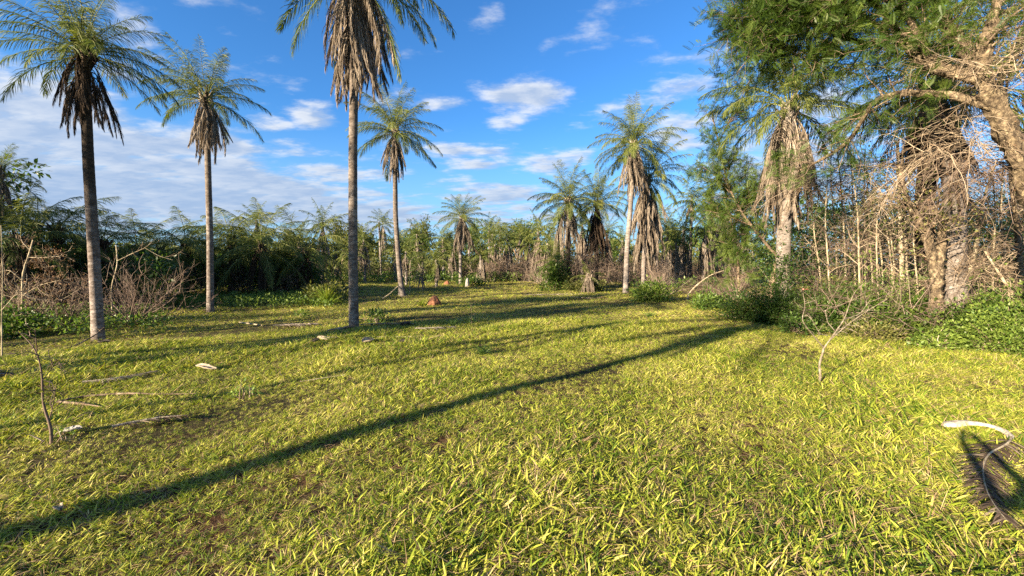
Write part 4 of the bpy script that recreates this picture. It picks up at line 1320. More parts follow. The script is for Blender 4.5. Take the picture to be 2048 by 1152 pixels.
# pale thin stems of the thicket
SG = 'thin pale stems of the right hand thicket'
stems = [
    ('straight pale double stem, the thickest of the thin ones, left of the forked yellow tree', [(1806, 662, 10), (1806, 590, 10), (1800, 440, 10), (1795, 290, 10)], 0.060, 0.030, 34, 10),
    ('pale stem twin hugging the thickest thin stem', [(1818, 655, 10.2), (1815, 590, 10.2), (1809, 440, 10.2), (1806, 300, 10.2)], 0.040, 0.02, 20, 11),
    ('crooked pale stem bending left between the twin stems and the leaning one', [(1768, 640, 10.8), (1767, 560, 10.8), (1760, 480, 10.8), (1745, 430, 10.8), (1752, 360, 10.8)], 0.028, 0.012, 20, 12),
    ('thin pale stem rising behind the flowering bare sapling', [(1750, 640, 11.5), (1745, 560, 11.5), (1738, 440, 11.5), (1733, 330, 11.5)], 0.026, 0.012, 20, 13),
    ('thin white stem with knots near the centre of the dry thicket', [(1732, 630, 12.2), (1730, 500, 12.2), (1728, 350, 12.2), (1730, 300, 12.2)], 0.03, 0.012, 20, 14),
    ('paired grey stem close to the ivy footed palm, rear one', [(1712, 620, 13), (1708, 480, 13), (1704, 350, 13), (1700, 290, 13)], 0.03, 0.012, 20, 15),
    ('slim bright stem close to the ivy footed palm, front one', [(1694, 620, 12.6), (1689, 480, 12.6), (1680, 350, 12.6), (1670, 260, 12.6)], 0.035, 0.012, 24, 16),
    ('short twisted stem right behind the leafy bushes by the ivy footed palm', [(1645, 610, 13.5), (1640, 540, 13.5), (1625, 450, 13.5), (1640, 380, 13.5)], 0.03, 0.012, 24, 17),
    ('yellow lit crooked trunk near the right border of the photo', [(2046, 680, 9), (2040, 560, 9), (2034, 440, 9), (2018, 350, 9), (2024, 280, 9)], 0.070, 0.03, 34, 18),
    ('thin bent stem between the grey palm trunk and the crooked border trunk', [(2022, 650, 9.5), (2016, 560, 9.5), (2001, 450, 9.5), (2006, 330, 9.5)], 0.03, 0.012, 24, 19),
    ('brown slanting stem just right of the grey palm trunk', [(1925, 650, 9.8), (1935, 560, 9.8), (1950, 510, 9.8), (1965, 400, 9.8), (1990, 330, 9.8)], 0.06, 0.02, 30, 20),
    ('thin stem in front of the black trunked palm', [(1835, 650, 10.9), (1840, 540, 10.9), (1830, 430, 10.9), (1836, 330, 10.9)], 0.025, 0.012, 24, 25),
    ('slender grey stem far back between the paired stems', [(1675, 600, 15), (1672, 470, 15), (1660, 350, 15), (1664, 280, 15)], 0.035, 0.012, 24, 26),
    ('tilted thin stem reaching across the gap left of the gnarled tree', [(1780, 640, 10.4), (1790, 540, 10.4), (1775, 420, 10.4), (1720, 330, 10.4)], 0.022, 0.01, 24, 27),
]
stems += [
    ('very thin white stem left of the crooked bending stem', [(1757, 640, 9.9), (1755, 560, 9.9), (1752, 470, 9.9), (1758, 395, 9.9)], 0.022, 0.010, 14, 31),
    ('thin white stem close behind the twigs of the small leafless sapling', [(1722, 630, 10.4), (1718, 540, 10.4), (1716, 430, 10.4), (1705, 340, 10.4)], 0.026, 0.010, 14, 32),
    ('knotty pale stem just left of the forked yellow tree', [(1838, 645, 9.3), (1834, 560, 9.3), (1826, 480, 9.3), (1830, 430, 9.3)], 0.022, 0.010, 14, 33),
    ('thin pale stem next right of the ivy footed palm', [(1660, 620, 11.2), (1657, 540, 11.2), (1650, 440, 11.2), (1655, 350, 11.2)], 0.026, 0.010, 14, 34),
    ('pale stem slanting right behind the thickest thin stem', [(1780, 640, 10.4), (1786, 560, 10.4), (1776, 470, 10.4), (1762, 400, 10.4)], 0.024, 0.010, 14, 35),
    ('slim pale stem between the leaning pole and the crooked border trunk', [(1990, 640, 9.0), (1984, 540, 9.0), (1992, 430, 9.0), (1985, 350, 9.0)], 0.024, 0.010, 14, 36),
]
for lb, pts, r0, r1, n2, sd in stems:
    shaped_tree('bare_sapling', lb, 'sapling', [(pts, r0, r1)], 100 + sd, G['cork'] if r0 > 0.065 else G['pale_stem'], G['leaf_bush'], 160 if sd % 3 == 0 else 40, 0.06, LS, n2, 0.65, n2 * 5, 0.3, None, G['twig'], grav=0.02, k=8, group=SG, amp=0.06, t2=0.25)
shaped_tree('leaning_pole', 'bare pale pole leaning left among the bushes near the right border', 'dead trunk', [([(2036, 625, 8.4), (2026, 590, 8.4), (1990, 535, 8.5), (1970, 502, 8.6)], 0.030, 0.022)], 130, G['pale_stem'], None, 0, n2=3, l2=0.3, n3=0, k=8)

# hanging tangles of dead vines
def tangle(label, pts, n, L, seed, m, group=None, grav=0.16, n3=600, ln3=0.5, up=0.25, r=0.007, spread=(1, 1), leafn=0):
    """arching twigs falling from a line of points"""
    rng = RN(seed)
    W = limb_path(pts, 12)
    b = W.mean(0)
    O = W[rng.randint(0, 12, n)] + rng.normal(0, 0.12, (n, 3)) - b
    D = np.stack([rng.normal(0, 0.7, n) * spread[0], rng.normal(-0.2, 0.6, n) * spread[1], rng.uniform(-0.2, 1.0, n) * up * 2], 1)
    P = grow(O, D, L * rng.uniform(0.5, 1.2, n), 10, 0.11, grav, rng)
    R0 = taper(r, r * 0.35, 10, n)
    g = Geo(); add_tubes(g, P, R0, 4, a=np.clip(rng.normal(0.65, 0.25, n), 0, 1))
    p, d, _, _ = spawn(P, R0, n3, 0.1, 1, 50, rng, 0)
    P2 = grow(p, d, ln3 * rng.uniform(0.4, 1.2, n3), 5, 0.16, grav * 0.7, rng)
    g2 = Geo(); add_tubes(g2, P2, taper(r * 0.5, r * 0.2, 5, n3), 3, a=np.clip(rng.normal(0.5, 0.25, n3), 0, 1))
    root = empty('dead_vine', tuple(b), label, 'vine', group)
    put('vine_stem', g.mesh('vine_stem', m), root); put('vine_twigs', g2.mesh('vine_twigs', m), root)
    if leafn:
        gl = Geo(); leaves_on(gl, P2, leafn, 0.05, LS, rng, v0=0.4); put('vine_leaves', gl.mesh('vine_leaves', G['leaf_brown']), root)


VG = 'dead vines hanging in the right hand thicket'
tangle('pale arching vine cascading over the grey palm trunk below the gnarled fork', [(1860, 290, 7.6), (1900, 262, 7.5), (1945, 262, 7.4), (1960, 300, 7.4)], 34, 1.9, 1, G['twig'], VG, spread=(1.0, 0.6))
tangle('brown vine mass in front of the gnarled trunk at the right border', [(1960, 330, 7.2), (2010, 330, 7.3), (2060, 360, 7.4)], 50, 1.9, 2, G['twig_dark'], VG, leafn=500)
tangle('bare spidery twigs crossing the sky above the fork of the gnarled tree', [(1940, 160, 6.7), (1990, 130, 6.6), (2050, 130, 6.6), (2100, 110, 6.7)], 60, 1.4, 3, G['twig'], VG, up=0.5, grav=0.05, n3=900)
tangle('dark brown vine mat wrapped over the bulging skirt of the black trunked palm', [(1810, 230, 9.3), (1850, 200, 9.4), (1900, 210, 9.3)], 90, 1.3, 4, G['twig_dark'], VG, grav=0.25)
tangle('twiggy vine curtain below the left reaching limb of the gnarled tree', [(1660, 330, 11.5), (1720, 350, 11.4), (1780, 340, 11.2)], 50, 2.0, 5, G['twig_dark'], VG, leafn=400, up=0.4, grav=0.08)
tangle('reddish brown vine heap at the far right behind the crooked border trunk', [(1960, 430, 9.8), (2010, 410, 10), (2080, 420, 10)], 90, 1.9, 6, G['twig_pink'], VG, leafn=1500, grav=0.08)
tangle('thin vine strands falling from the big skirt of the ivy footed palm', [(1600, 380, 12.4), (1640, 360, 12.4), (1665, 380, 12.2)], 50, 1.8, 7, G['twig'], VG, leafn=200, grav=0.12)
tangle('low grey vine tangle between the thin pale stems and the leafy bushes', [(1660, 500, 11.4), (1740, 490, 11.3), (1800, 500, 11.2)], 50, 1.7, 8, G['twig_dark'], VG, leafn=300, up=0.5, grav=0.08)
tangle('brown tangle low in front of the forked yellow tree base', [(1900, 560, 8.8), (1960, 540, 8.8), (2010, 540, 8.6)], 60, 1.3, 9, G['twig'], VG, up=0.5, grav=0.06)
tangle('grey dry stems sticking out of the bushes right of the small leafless sapling', [(1790, 640, 8.7), (1850, 630, 8.6), (1900, 640, 8.4)], 30, 1.1, 10, G['twig_dark'], VG, up=0.7, grav=0.0, n3=300, ln3=0.3)
tangle('dry stems among the bushes behind the small leafless sapling', [(1640, 620, 9.9), (1700, 610, 9.6), (1740, 610, 9.3)], 26, 1.1, 11, G['twig_dark'], VG, up=0.7, grav=0.0, n3=300, ln3=0.3)

# ------------------------------------------------------------------ leafy bushes
def bush(name, label, px, Y, rx, ry, h, n, size, m, seed, group=None, v0=0.5, stems=26, tmpl=None, cl=0.22, cat='bush', dens=26, stem_mat=None, droop=0.0):
    rng = RN(seed)
    x, y, z = gnd(px, Y)
    root = empty(name, (x, y, z), label, cat, group)
    nc = max(6, n // dens)
    az = rng.uniform(0, 2 * PI, nc); el = np.arcsin(rng.uniform(0.02, 1, nc)); q = rng.uniform(0.55, 1.0, nc)
    lump = 1 + 0.22 * np.sin(az * 3 + seed) + rng.normal(0, 0.20, nc)
    C = np.stack([np.cos(az) * np.cos(el) * rx * q * lump, np.sin(az) * np.cos(el) * ry * q * lump, np.sin(el) * h * q * lump], 1)
    idx = rng.choice(nc, n)
    dv = unit(rng.randn(n, 3))
    O = C[idx] + dv * (rng.rand(n) ** 0.5 * cl)[:, None]
    O[:, 2] = np.maximum(O[:, 2], 0.02 + 0.08 * rng.rand(n))
    outw = unit(O / np.array([rx, ry, h]))
    X, Yv, Z = frames(dv * 0.8 + outw * 0.6 + rng.normal(0, 0.3, dv.shape) - [0, 0, droop], rng)
    a = np.clip(v0 + 0.5 * (rng.rand(nc)[idx] - 0.5) + rng.normal(0, 0.13, n), 0, 1)
    gl = Geo(); replicate(gl, *(tmpl or LS), O, X, Yv, Z, size * rng.uniform(0.6, 1.35, n), a)
    put('foliage', gl.mesh('foliage', m), root)
    gs = Geo()
    D = C[rng.choice(nc, stems)] ; L = np.linalg.norm(D, axis=1)
    P = grow(np.zeros((stems, 3)) + rng.normal(0, 0.06, (stems, 3)) * [1, 1, 0], D + [0, 0, 0.15], L, 7, 0.09, 0.02, rng)
    add_tubes(gs, P, taper(0.010, 0.003, 7, stems), 4, a=rng.rand(stems))
    put('stems', gs.mesh('stems', stem_mat or G['twig']), root)
    return root


BGp = 'leafy bushes along the foot of the right hand thicket'
for i, (lb, px, Y, rx, ry, h, n, v0) in enumerate([  # v0 paints in light: darker leaves for shaded bushes, brighter for sunlit ones
    ('dark green bush in shade at the corner of the right hand thicket', 1497, 12.2, 0.95, 0.9, 0.75, 4200, 0.35),
    ('dark vine covered bush around the foot of the ivy footed palm', 1562, 11.6, 0.85, 0.8, 0.95, 4600, 0.30),
    ('bush with small leaves next to the ivy footed palm towards the bare sapling', 1636, 10.9, 1.0, 0.9, 0.95, 5200, 0.40),
    ('green bush directly behind the bare fork of the small leafless sapling', 1712, 10.0, 0.95, 0.8, 1.05, 5200, 0.50),
    ('leafy sunlit bush below the thickest thin stems', 1786, 9.7, 0.95, 0.8, 1.12, 5600, 0.58),
    ('broad leaved bush at the foot of the forked yellow tree', 1866, 9.0, 0.85, 0.7, 0.80, 4600, 0.52),
    ('dark broad leaved bush between the forked tree and the leaning pole', 1940, 8.6, 0.8, 0.7, 0.95, 4400, 0.45),
    ('bright green bush bulging onto the grass near the right border', 2004, 7.7, 0.75, 0.65, 0.72, 4600, 0.68),
    ('tall bush at the right border beneath the gnarled trunk', 2066, 8.2, 0.9, 0.8, 1.25, 4800, 0.55),
    ('low green weeds spilling onto the grass before the sunlit bush', 1752, 8.9, 0.8, 0.45, 0.38, 2600, 0.62),
    ('low bush beyond the right border of the photo', 2160, 7.3, 0.9, 0.9, 1.1, 4200, 0.55),
]):
    bush('leafy_bush', lb, px, Y, rx * 0.92, ry, h * (1.2, 1.0, 1.25, 0.95, 1.2, 1.05, 0.9, 1.15, 1.0, 1.0, 1.0)[i], int(n * (1.2, 1.3, 1.6, 1.0, 1.5, 1.0, 1.2, 1.6, 1.2, 1.0, 1.0)[i]), (0.075, 0.07, 0.05, 0.085, 0.058, 0.095, 0.07, 0.055, 0.08, 0.06, 0.08)[i],
         (G['leaf'], G['leaf'], G['leaf_bush'], G['leaf_bush'], G['leaf_bush'], G['leaf'], G['leaf'], G['leaf_bush'], G['leaf_bush'], G['leaf_y'], G['leaf'])[i], 300 + i, BGp, v0, stems=60, cl=(0.3, 0.25, 0.2, 0.16, 0.22, 0.15, 0.25, 0.2, 0.2, 0.15, 0.2)[i])
for i, (lb, px, Y, rx, ry, h, n, m, v0) in enumerate([
    ('tall sprawling weed rising above the bushes behind the small leafless sapling', 1738, 9.9, 0.45, 0.4, 1.55, 1500, 'leaf_bush', 0.65),
    ('loose yellow green shrub standing above the bushes right of the thickest thin stems', 1835, 9.5, 0.5, 0.4, 1.45, 1400, 'leaf_bush', 0.7),
    ('loose olive shrub between the ivy footed palm and the pale stems', 1668, 11.2, 0.6, 0.5, 1.6, 1600, 'leaf_y', 0.35),
    ('bright shrub climbing the leaning pole near the right border', 1975, 8.8, 0.5, 0.4, 1.5, 1500, 'leaf_bush', 0.6),
    ('ragged low weed clump spilling onto the lawn under the forked tree', 1880, 8.0, 0.5, 0.3, 0.35, 900, 'leaf_bush', 0.7),
    ('ragged low weed clump at the corner where the bushes meet the open grass', 1600, 9.9, 0.6, 0.35, 0.4, 900, 'leaf_bush', 0.45),
]):
    bush('tall_weed', lb, px, Y, rx, ry, h, n, 0.075, G[m], 360 + i, 'loose weeds among the bushes on the right', v0, stems=30, cl=0.13, cat='weed', dens=16)
bush('ivy_bush', 'climbing ivy mantle round the lower trunk of the ivy footed palm', 1566, 13.2, 0.45, 0.45, 2.3, 3000, 0.08, G['leaf'], 320, None, 0.35, 14)
CG = 'small bushes standing free in the clearing'
bush('leafy_bush', 'yellow green bush at the foot of the pale leaning trunk at the scrub edge', 1302, 18.5, 0.85, 0.7, 0.95, 2400, 0.13, G['leaf_bush'], 330, CG, 0.72)
bush('leafy_bush', 'tall leafy clump with upright green sprays beside the dark trunked palm', 1110, 27.0, 0.8, 0.8, 2.3, 3000, 0.17, G['leaf'], 331, CG, 0.6, cl=0.35)
bush('leafy_bush', 'grey green bush low in front of the funnel skirted palm', 1165, 26.0, 1.5, 0.8, 0.75, 2600, 0.13, G['leaf_y'], 332, CG, 0.25)
bush('leafy_bush', 'yellowish grassy bush at the end of the shaded thicket', 643, 17.5, 0.9, 0.6, 0.75, 2200, 0.14, G['leaf_y'], 333, CG, 0.6)
bush('leafy_bush', 'round green shrub at the edge of the corner of the right thicket', 1420, 15.5, 0.8, 0.7, 0.55, 2200, 0.10, G['leaf_bush'], 334, CG, 0.5)
bush('leafy_bush', 'dark leafy bush low at the left border', 10, 9.6, 0.7, 0.6, 0.75, 2200, 0.09, G['leaf_bush'], 335, CG, 0.35)
bush('leafy_bush', 'small fresh green shrub beside the leafless bush', 292, 12.0, 0.35, 0.3, 0.5, 600, 0.09, G['leaf_bush'], 336, CG, 0.75)
bush('leafy_bush', 'low leafy weed right of the nearest palm trunk', 752, 11.6, 0.35, 0.25, 0.30, 260, 0.11, G['leaf_bush'], 337, CG, 0.6)
bush('leafy_bush', 'green weeds at the foot of the lone grey trunked palm', 945, 33, 1.0, 0.6, 0.6, 900, 0.18, G['leaf_bush'], 338, CG, 0.6)


# ------------------------------------------------------------------ leafless bushes and saplings
def bare_bush(label, px, Y, n, L, seed, m, spread=0.9, nn=700, group=None, leafn=0, leafm=None, lsize=0.05):
    rng = RN(seed)
    x, y, z = gnd(px, Y)
    root = empty('bare_bush', (x, y, z), label, 'bush', group)
    D = np.stack([rng.normal(0, spread, n), rng.normal(0, spread * 0.7, n), rng.uniform(0.4, 1.3, n)], 1)
    P = grow(rng.normal(0, 0.08, (n, 3)) * [1, 1, 0] + [0, 0, -0.03], D, L * rng.uniform(0.7, 1.15, n), 9, 0.09, 0.0, rng)
    R0 = taper(0.016, 0.005, 9, n)
    g = Geo(); add_tubes(g, P, R0, 5, a=np.clip(rng.normal(0.65, 0.2, n), 0, 1))
    put('stems', g.mesh('stems', m), root)
    p, d, _, _ = spawn(P, R0, nn, 0.2, 1, 42, rng, 0.1)
    P2 = grow(p, d, L * 0.4 * rng.uniform(0.3, 1.1, nn), 5, 0.12, 0.0, rng)
    g2 = Geo(); add_tubes(g2, P2, taper(0.006, 0.0025, 5, nn), 3, a=np.clip(rng.normal(0.5, 0.25, nn), 0, 1))
    p, d, _, _ = spawn(P2, taper(0.006, 0.0025, 5, nn), nn * 2, 0.2, 1, 42, rng, 0.1)
    P3 = grow(p, d, L * 0.16 * rng.uniform(0.3, 1.1, nn * 2), 3, 0.12, 0.0, rng)
    add_tubes(g2, P3, taper(0.003, 0.0015, 3, nn * 2), 3, a=rng.rand(nn * 2))
    put('twigs', g2.mesh('twigs', m), root)
    if leafn:
        gl = Geo(); leaves_on(gl, P3, leafn, lsize, LS, rng); put('leaves', gl.mesh('leaves', leafm), root)
    return root


BB = 'leafless bushes'
bare_bush('big leafless bush of fanned grey twigs right of the tall dark skirted palm', 262, 11.2, 26, 1.8, 1, G['twig_dark'], 0.9, 260, BB)  # dark twig colour paints in missing shade, here and on the next bush
bare_bush('leafless low bush spreading behind the foot of the tall dark skirted palm', 130, 10.8, 18, 1.3, 2, G['twig_dark'], 1.0, 170, BB)
bare_bush('bare brown bush with withered leaves at the left border', 55, 10.9, 18, 1.6, 3, G['twig'], 0.7, 220, BB, 700, G['leaf_brown'], 0.07)
bare_bush('bare dark shrub around the dark trunked palm', 1145, 27.5, 30, 3.0, 4, G['twig_dark'], 0.7, 420, BB)
bare_bush('reddish leafless shrub beside the pale leaning trunk', 1330, 22, 30, 2.0, 5, G['twig_pink'], 0.6, 420, BB)
bare_bush('brown brush pile near the foot of the two tasselled palm', 1470, 19, 40, 1.7, 6, G['twig_pink'], 1.0, 500, BB)
bare_bush('leafless shrub in the gap left of the funnel skirted palm', 1085, 34, 30, 2.6, 7, G['twig_pink'], 0.7, 420, BB)

shaped_tree('small_sapling', 'small leafless forked sapling standing alone in sunlit grass with a pink leaf on top', 'sapling', [
    ([(1637, 776, 5.55), (1641, 750, 5.55), (1638, 728, 5.55), (1645, 708, 5.55), (1648, 694, 5.55)], 0.018, 0.013),
    ([(1648, 696, 5.55), (1619, 662, 5.5), (1601, 639, 5.45), (1612, 616, 5.45), (1606, 586, 5.45)], 0.009, 0.004),
    ([(1648, 696, 5.55), (1668, 668, 5.55), (1689, 639, 5.6), (1700, 605, 5.6), (1707, 584, 5.6), (1726, 568, 5.6)], 0.010, 0.003),
    ([(1660, 680, 5.55), (1700, 645, 5.5), (1740, 618, 5.4), (1775, 598, 5.3)], 0.007, 0.0025),
    ([(1655, 671, 5.5), (1640, 668, 5.45), (1630, 650, 5.4), (1617, 627, 5.4)], 0.007, 0.003),
    ([(1672, 664, 5.5), (1655, 645, 5.5), (1650, 620, 5.5)], 0.007, 0.003),
    ([(1689, 639, 5.6), (1720, 628, 5.7), (1742, 598, 5.7)], 0.007, 0.003),
    ([(1672, 660, 5.6), (1690, 655, 5.5), (1707, 662, 5.4)], 0.006, 0.003),
], 140, G['sapling_bark'], None, 0, n2=34, l2=0.14, n3=40, l3=0.06, k=8, partname='branch', twigs=G['sapling_bark'], amp=0.12)
g = Geo(); rng = RN(5)
leaves_on(g, np.array([[[0, 0, 0], [0, 0, 0.03], [0.01, 0, 0.05]]]), 5, 0.05, LS, rng, v0=0.5, jit=0.005)
o = put('withered_leaf', g.mesh('withered_leaf', simple_mat('pink_leaf', (0.45, 0.16, 0.12), (0.55, 0.24, 0.18), 20)), bpy.data.objects['small_sapling'])
o.location = Vector(at(1606, 585, 5.45)) - bpy.data.objects['small_sapling'].location
shaped_tree('small_sapling', 'thin dark sapling with sparse tiny leaves in the shaded grass at lower left', 'sapling', [
    ([(103, 905, 3.65), (103, 845, 3.65), (86, 820, 3.65), (84, 740, 3.65), (74, 700, 3.65), (60, 682, 3.65), (42, 668, 3.65)], 0.014, 0.003),
    ([(80, 712, 3.65), (55, 702, 3.6), (20, 716, 3.5)], 0.005, 0.002),
    ([(74, 703, 3.65), (72, 680, 3.6), (70, 655, 3.6)], 0.005, 0.002),
    ([(86, 760, 3.65), (105, 735, 3.7), (125, 716, 3.7)], 0.004, 0.002),
    ([(100, 835, 3.65), (108, 800, 3.65), (112, 770, 3.6)], 0.005, 0.002),
], 141, G['twig_dark'], G['leaf_y'], 110, 0.030, LS, n2=20, l2=0.14, n3=20, l3=0.06, k=8, partname='branch', twigs=G['twig_dark'], amp=0.05)
shaped_tree('small_sapling', 'pale crooked sapling with withered leaves standing before the thicket near the left border', 'sapling', [
    ([(42, 668, 10.2), (46, 600, 10.2), (44, 550, 10.2), (58, 510, 10.2), (66, 480, 10.2)], 0.04, 0.012),
    ([(44, 560, 10.2), (20, 540, 10.1), (-10, 545, 10.1)], 0.015, 0.006),
    ([(56, 515, 10.2), (90, 515, 10.2), (120, 512, 10.2)], 0.012, 0.005),
    ([(46, 590, 10.2), (80, 570, 10.2), (120, 560, 10.2)], 0.012, 0.005),
    ([(60, 500, 10.2), (45, 485, 10.2), (40, 470, 10.2)], 0.010, 0.005),
], 142, G['pale_stem'], G['leaf_brown'], 700, 0.06, LS, n2=50, l2=0.4, n3=140, l3=0.22, k=8, partname='branch', twigs=G['twig'])
shaped_tree('small_sapling', 'thin straight grey stem with bare side twigs on the left border', 'sapling', [
    ([(4, 720, 7.4), (3, 640, 7.4), (6, 560, 7.4), (2, 450, 7.4)], 0.012, 0.005),
    ([(4, 620, 7.4), (30, 590, 7.4), (50, 585, 7.4)], 0.008, 0.004),
], 143, G['pale_stem'], G['leaf_y'], 60, 0.04, LS, n2=16, l2=0.4, n3=30, l3=0.2, k=8, partname='branch', twigs=G['twig'])
shaped_tree('small_sapling', 'tall bare forked twig rising out of the big leafless bush', 'sapling', [
    ([(225, 625, 11.6), (222, 575, 11.6), (236, 528, 11.6), (232, 490, 11.6)], 0.02, 0.012),
    ([(234, 522, 11.6), (262, 508, 11.6), (290, 496, 11.6), (312, 478, 11.6)], 0.01, 0.004),
    ([(290, 496, 11.6), (318, 512, 11.6), (345, 520, 11.6)], 0.006, 0.003),
], 144, G['pale_stem'], None, 0, n2=10, l2=0.4, n3=12, l3=0.2, k=8, partname='branch', twigs=G['twig'])
shaped_tree('small_sapling', 'thin white bare stem just right of the slim leaning palm', 'sapling', [([(819, 592, 23), (820, 570, 23), (819, 545, 23), (821, 520, 23)], 0.03, 0.015)], 145, G['pale_stem'], G['leaf'], 160, 0.12, LS, n2=14, l2=0.6, n3=0, k=6)
shaped_tree('small_sapling', 'thin upright weed stem alone in the sunny grass at the centre', 'sapling', [([(943, 655, 10.9), (944, 635, 10.9), (942, 605, 10.9)], 0.008, 0.003)], 146, G['twig'], G['leaf_bush'], 70, 0.06, LS, n2=10, l2=0.12, n3=0, k=6)
shaped_tree('arched_branch', 'pale fallen branch arching up from the grass beside the two tasselled palm', 'branch', [([(1374, 592, 20), (1388, 575, 20), (1406, 560, 20), (1425, 548, 20), (1448, 541, 20)], 0.045, 0.015)], 147, G['pale_stem'], None, 0, n2=5, l2=0.4, n3=0, k=8)
shaped_tree('leaning_stick', 'white stick leaning beside the foot of the slim leaning palm', 'stick', [([(764, 598, 20), (780, 587, 20), (796, 572, 20)], 0.03, 0.015)], 148, G['pale_stem'], None, 0, n2=2, l2=0.2, n3=0, k=6)


# ------------------------------------------------------------------ things lying on the ground
def path_obj(name, label, cat, pts, r, m, seed=0, kids=None, z0=0.02, k=8, lump=0.08, group=None, lift=None):
    """a stick lying on the ground along photo ground points"""
    rng = RN(seed)
    W = np.array([gpt(*p[:2]) for p in pts])
    if lift is not None: W[:, 2] += np.array(lift)
    W[:, 2] += z0
    d = np.concatenate([[0], np.cumsum(np.linalg.norm(np.diff(W, axis=0), axis=1))])
    s = np.linspace(0, d[-1], 14)
    P = np.stack([np.interp(s, d, W[:, c]) for c in range(3)], 1)
    for _ in range(2): P[1:-1] = 0.25 * P[:-2] + 0.5 * P[1:-1] + 0.25 * P[2:]
    b = P[0].copy()
    g = Geo()
    rr = np.interp(np.linspace(0, 1, 14), np.linspace(0, 1, len(r)), r)
    gnarly(g, P - b, rr, k, rng, lump)
    if kids:
        p, dd, _, _ = spawn((P - b)[None], rr[None], kids, 0.1, 1, 40, rng, 0.15)
        P2 = grow(p, dd, 0.35 * rng.uniform(0.4, 1.2, kids), 5, 0.15, 0.02, rng)
        add_tubes(g, P2, taper(0.006, 0.002, 5, kids), 3, a=rng.rand(kids))
    o = put(name, g.mesh(name, m), None, tuple(b))
    return tag(o, label, cat, group)


DG = 'dead wood lying on the grass'
path_obj('fallen_stick', 'long dark stick lying level across the grass at the left', 'stick', [(118, 807), (150, 798), (250, 791), (330, 795), (392, 793)], [0.012, 0.014, 0.009, 0.005], G['bark'], 1, 4, 0.05, group=DG)
path_obj('fallen_stick', 'short dark prong beneath the long level stick', 'stick', [(114, 808), (160, 812), (205, 822)], [0.016, 0.014, 0.006], G['bark'], 2, None, 0.05, group=DG)
path_obj('fallen_stick', 'thin curved stick reaching from the foot of the dark skirted palm to the left', 'stick', [(95, 712), (150, 700), (190, 688), (215, 676)], [0.010, 0.013, 0.009], G['bark'], 3, 6, 0.03, lift=[0.0, 0.05, 0.18, 0.3], group=DG)
path_obj('fallen_stick', 'slender pale stick lying right of the frayed spathe near the nearest palm', 'stick', [(727, 683), (800, 682), (892, 680)], [0.014, 0.012, 0.008], G['pale_stem'], 4, None, 0.03, group=DG)
path_obj('fallen_stick', 'grey stick lying left of the nearest palm trunk', 'stick', [(560, 652), (600, 650), (640, 650)], [0.02, 0.03, 0.015], G['pale_stem'], 5, None, 0.03, group=DG)
path_obj('fallen_stick', 'pale stick near the foot of the slender grey palm', 'stick', [(480, 646), (500, 648), (525, 652)], [0.03, 0.02, 0.012], G['pale_stem'], 6, None, 0.03, group=DG)
path_obj('fallen_stick', 'tiny pale stick right beside the foot of the dark skirted palm', 'stick', [(215, 692), (232, 694), (252, 693)], [0.012, 0.014, 0.01], G['pale_stem'], 7, None, 0.02, group=DG)
path_obj('fallen_stick', 'slim straight stick in the grass below the nearest palm', 'stick', [(600, 770), (640, 765), (690, 759)], [0.006, 0.007, 0.004], G['pale_stem'], 8, None, 0.04, group=DG)


def spathe(name, label, px, py, L, W, m, seed, rz=0.0, curl=0.25, cat='dead spathe', group=None):
    """boat shaped dry palm spathe / husk"""
    rng = RN(seed)
    b = gpt(px, py)
    n, k = 16, 9
    u = np.linspace(0, 1, n); v = np.linspace(-1, 1, k)
    wid = W * np.sin(PI * np.clip(u * 0.93 + 0.05, 0, 1)) ** 0.7
    X = (u[:, None] - 0.5) * L + 0 * v[None]
    Yy = wid[:, None] * np.sin(v[None] * 1.35) + curl * L * ((u - 0.5) ** 2)[:, None]
    Z = 0.03 + wid[:, None] * (1 - np.cos(v[None] * 1.35)) * 0.9 + 0.06 * L * np.sin(u * 4 + seed)[:, None] + rng.normal(0, 0.003, (n, k))
    g = Geo()
    top = np.stack([X, Yy, Z], -1).reshape(-1, 3)
    i = np.arange(n - 1)[:, None] * k + np.arange(k - 1)[None]
    q = np.stack([i, i + 1, i + k + 1, i + k], -1).reshape(-1, 4)
    g.add(top, quads=q)
    bot = top.copy(); bot[:, 2] -= 0.012
    g.add(bot, quads=q[:, ::-1])
    e1 = np.arange(n - 1) * k; e2 = e1 + k - 1; N = n * k
    g.q.append(np.concatenate([np.stack([e1, e1 + k, e1 + k + N, e1 + N], 1), np.stack([e2 + k, e2, e2 + N, e2 + k + N], 1)])); g.qm.append(np.zeros(2 * (n - 1), np.int32))
    o = put(name, g.mesh(name, m), None, tuple(b + np.array([0, 0, 0.03])), (0.15, 0, rz))
    return tag(o, label, cat, group)


HG = 'dry palm spathes lying on the grass'
spathe('dry_spathe', 'cream white spathe lying alone in the grass below the slender grey palm', 411, 741, 0.36, 0.055, G['pale'], 1, -0.15, group=HG)
spathe('dry_spathe', 'bright curved spathe left of the nearest palm foot', 655, 688, 0.42, 0.08, G['pale'], 2, 0.3, 0.9, group=HG)
spathe('dry_spathe', 'frayed pale spathe below the nearest palm foot', 738, 692, 0.30, 0.11, G['pale'], 3, 1.1, 0.4, group=HG)
spathe('dry_spathe', 'small grey white scrap near the dark lower left sapling', 145, 875, 0.17, 0.035, G['palegrey'], 4, 0.1, group=HG)
spathe('dry_spathe', 'small pale curled scrap in the near grass at lower left', 120, 1030, 0.09, 0.025, G['pale'], 5, -0.6, group=HG)
spathe('dark_husk', 'black husk touching the bright curved spathe', 633, 692, 0.20, 0.07, G['blackhusk'], 6, 0.6, cat='husk', group='black husks on the grass')
spathe('dark_husk', 'small round black husk right of the frayed spathe', 806, 694, 0.16, 0.07, G['blackhusk'], 7, 0.2, cat='husk', group='black husks on the grass')
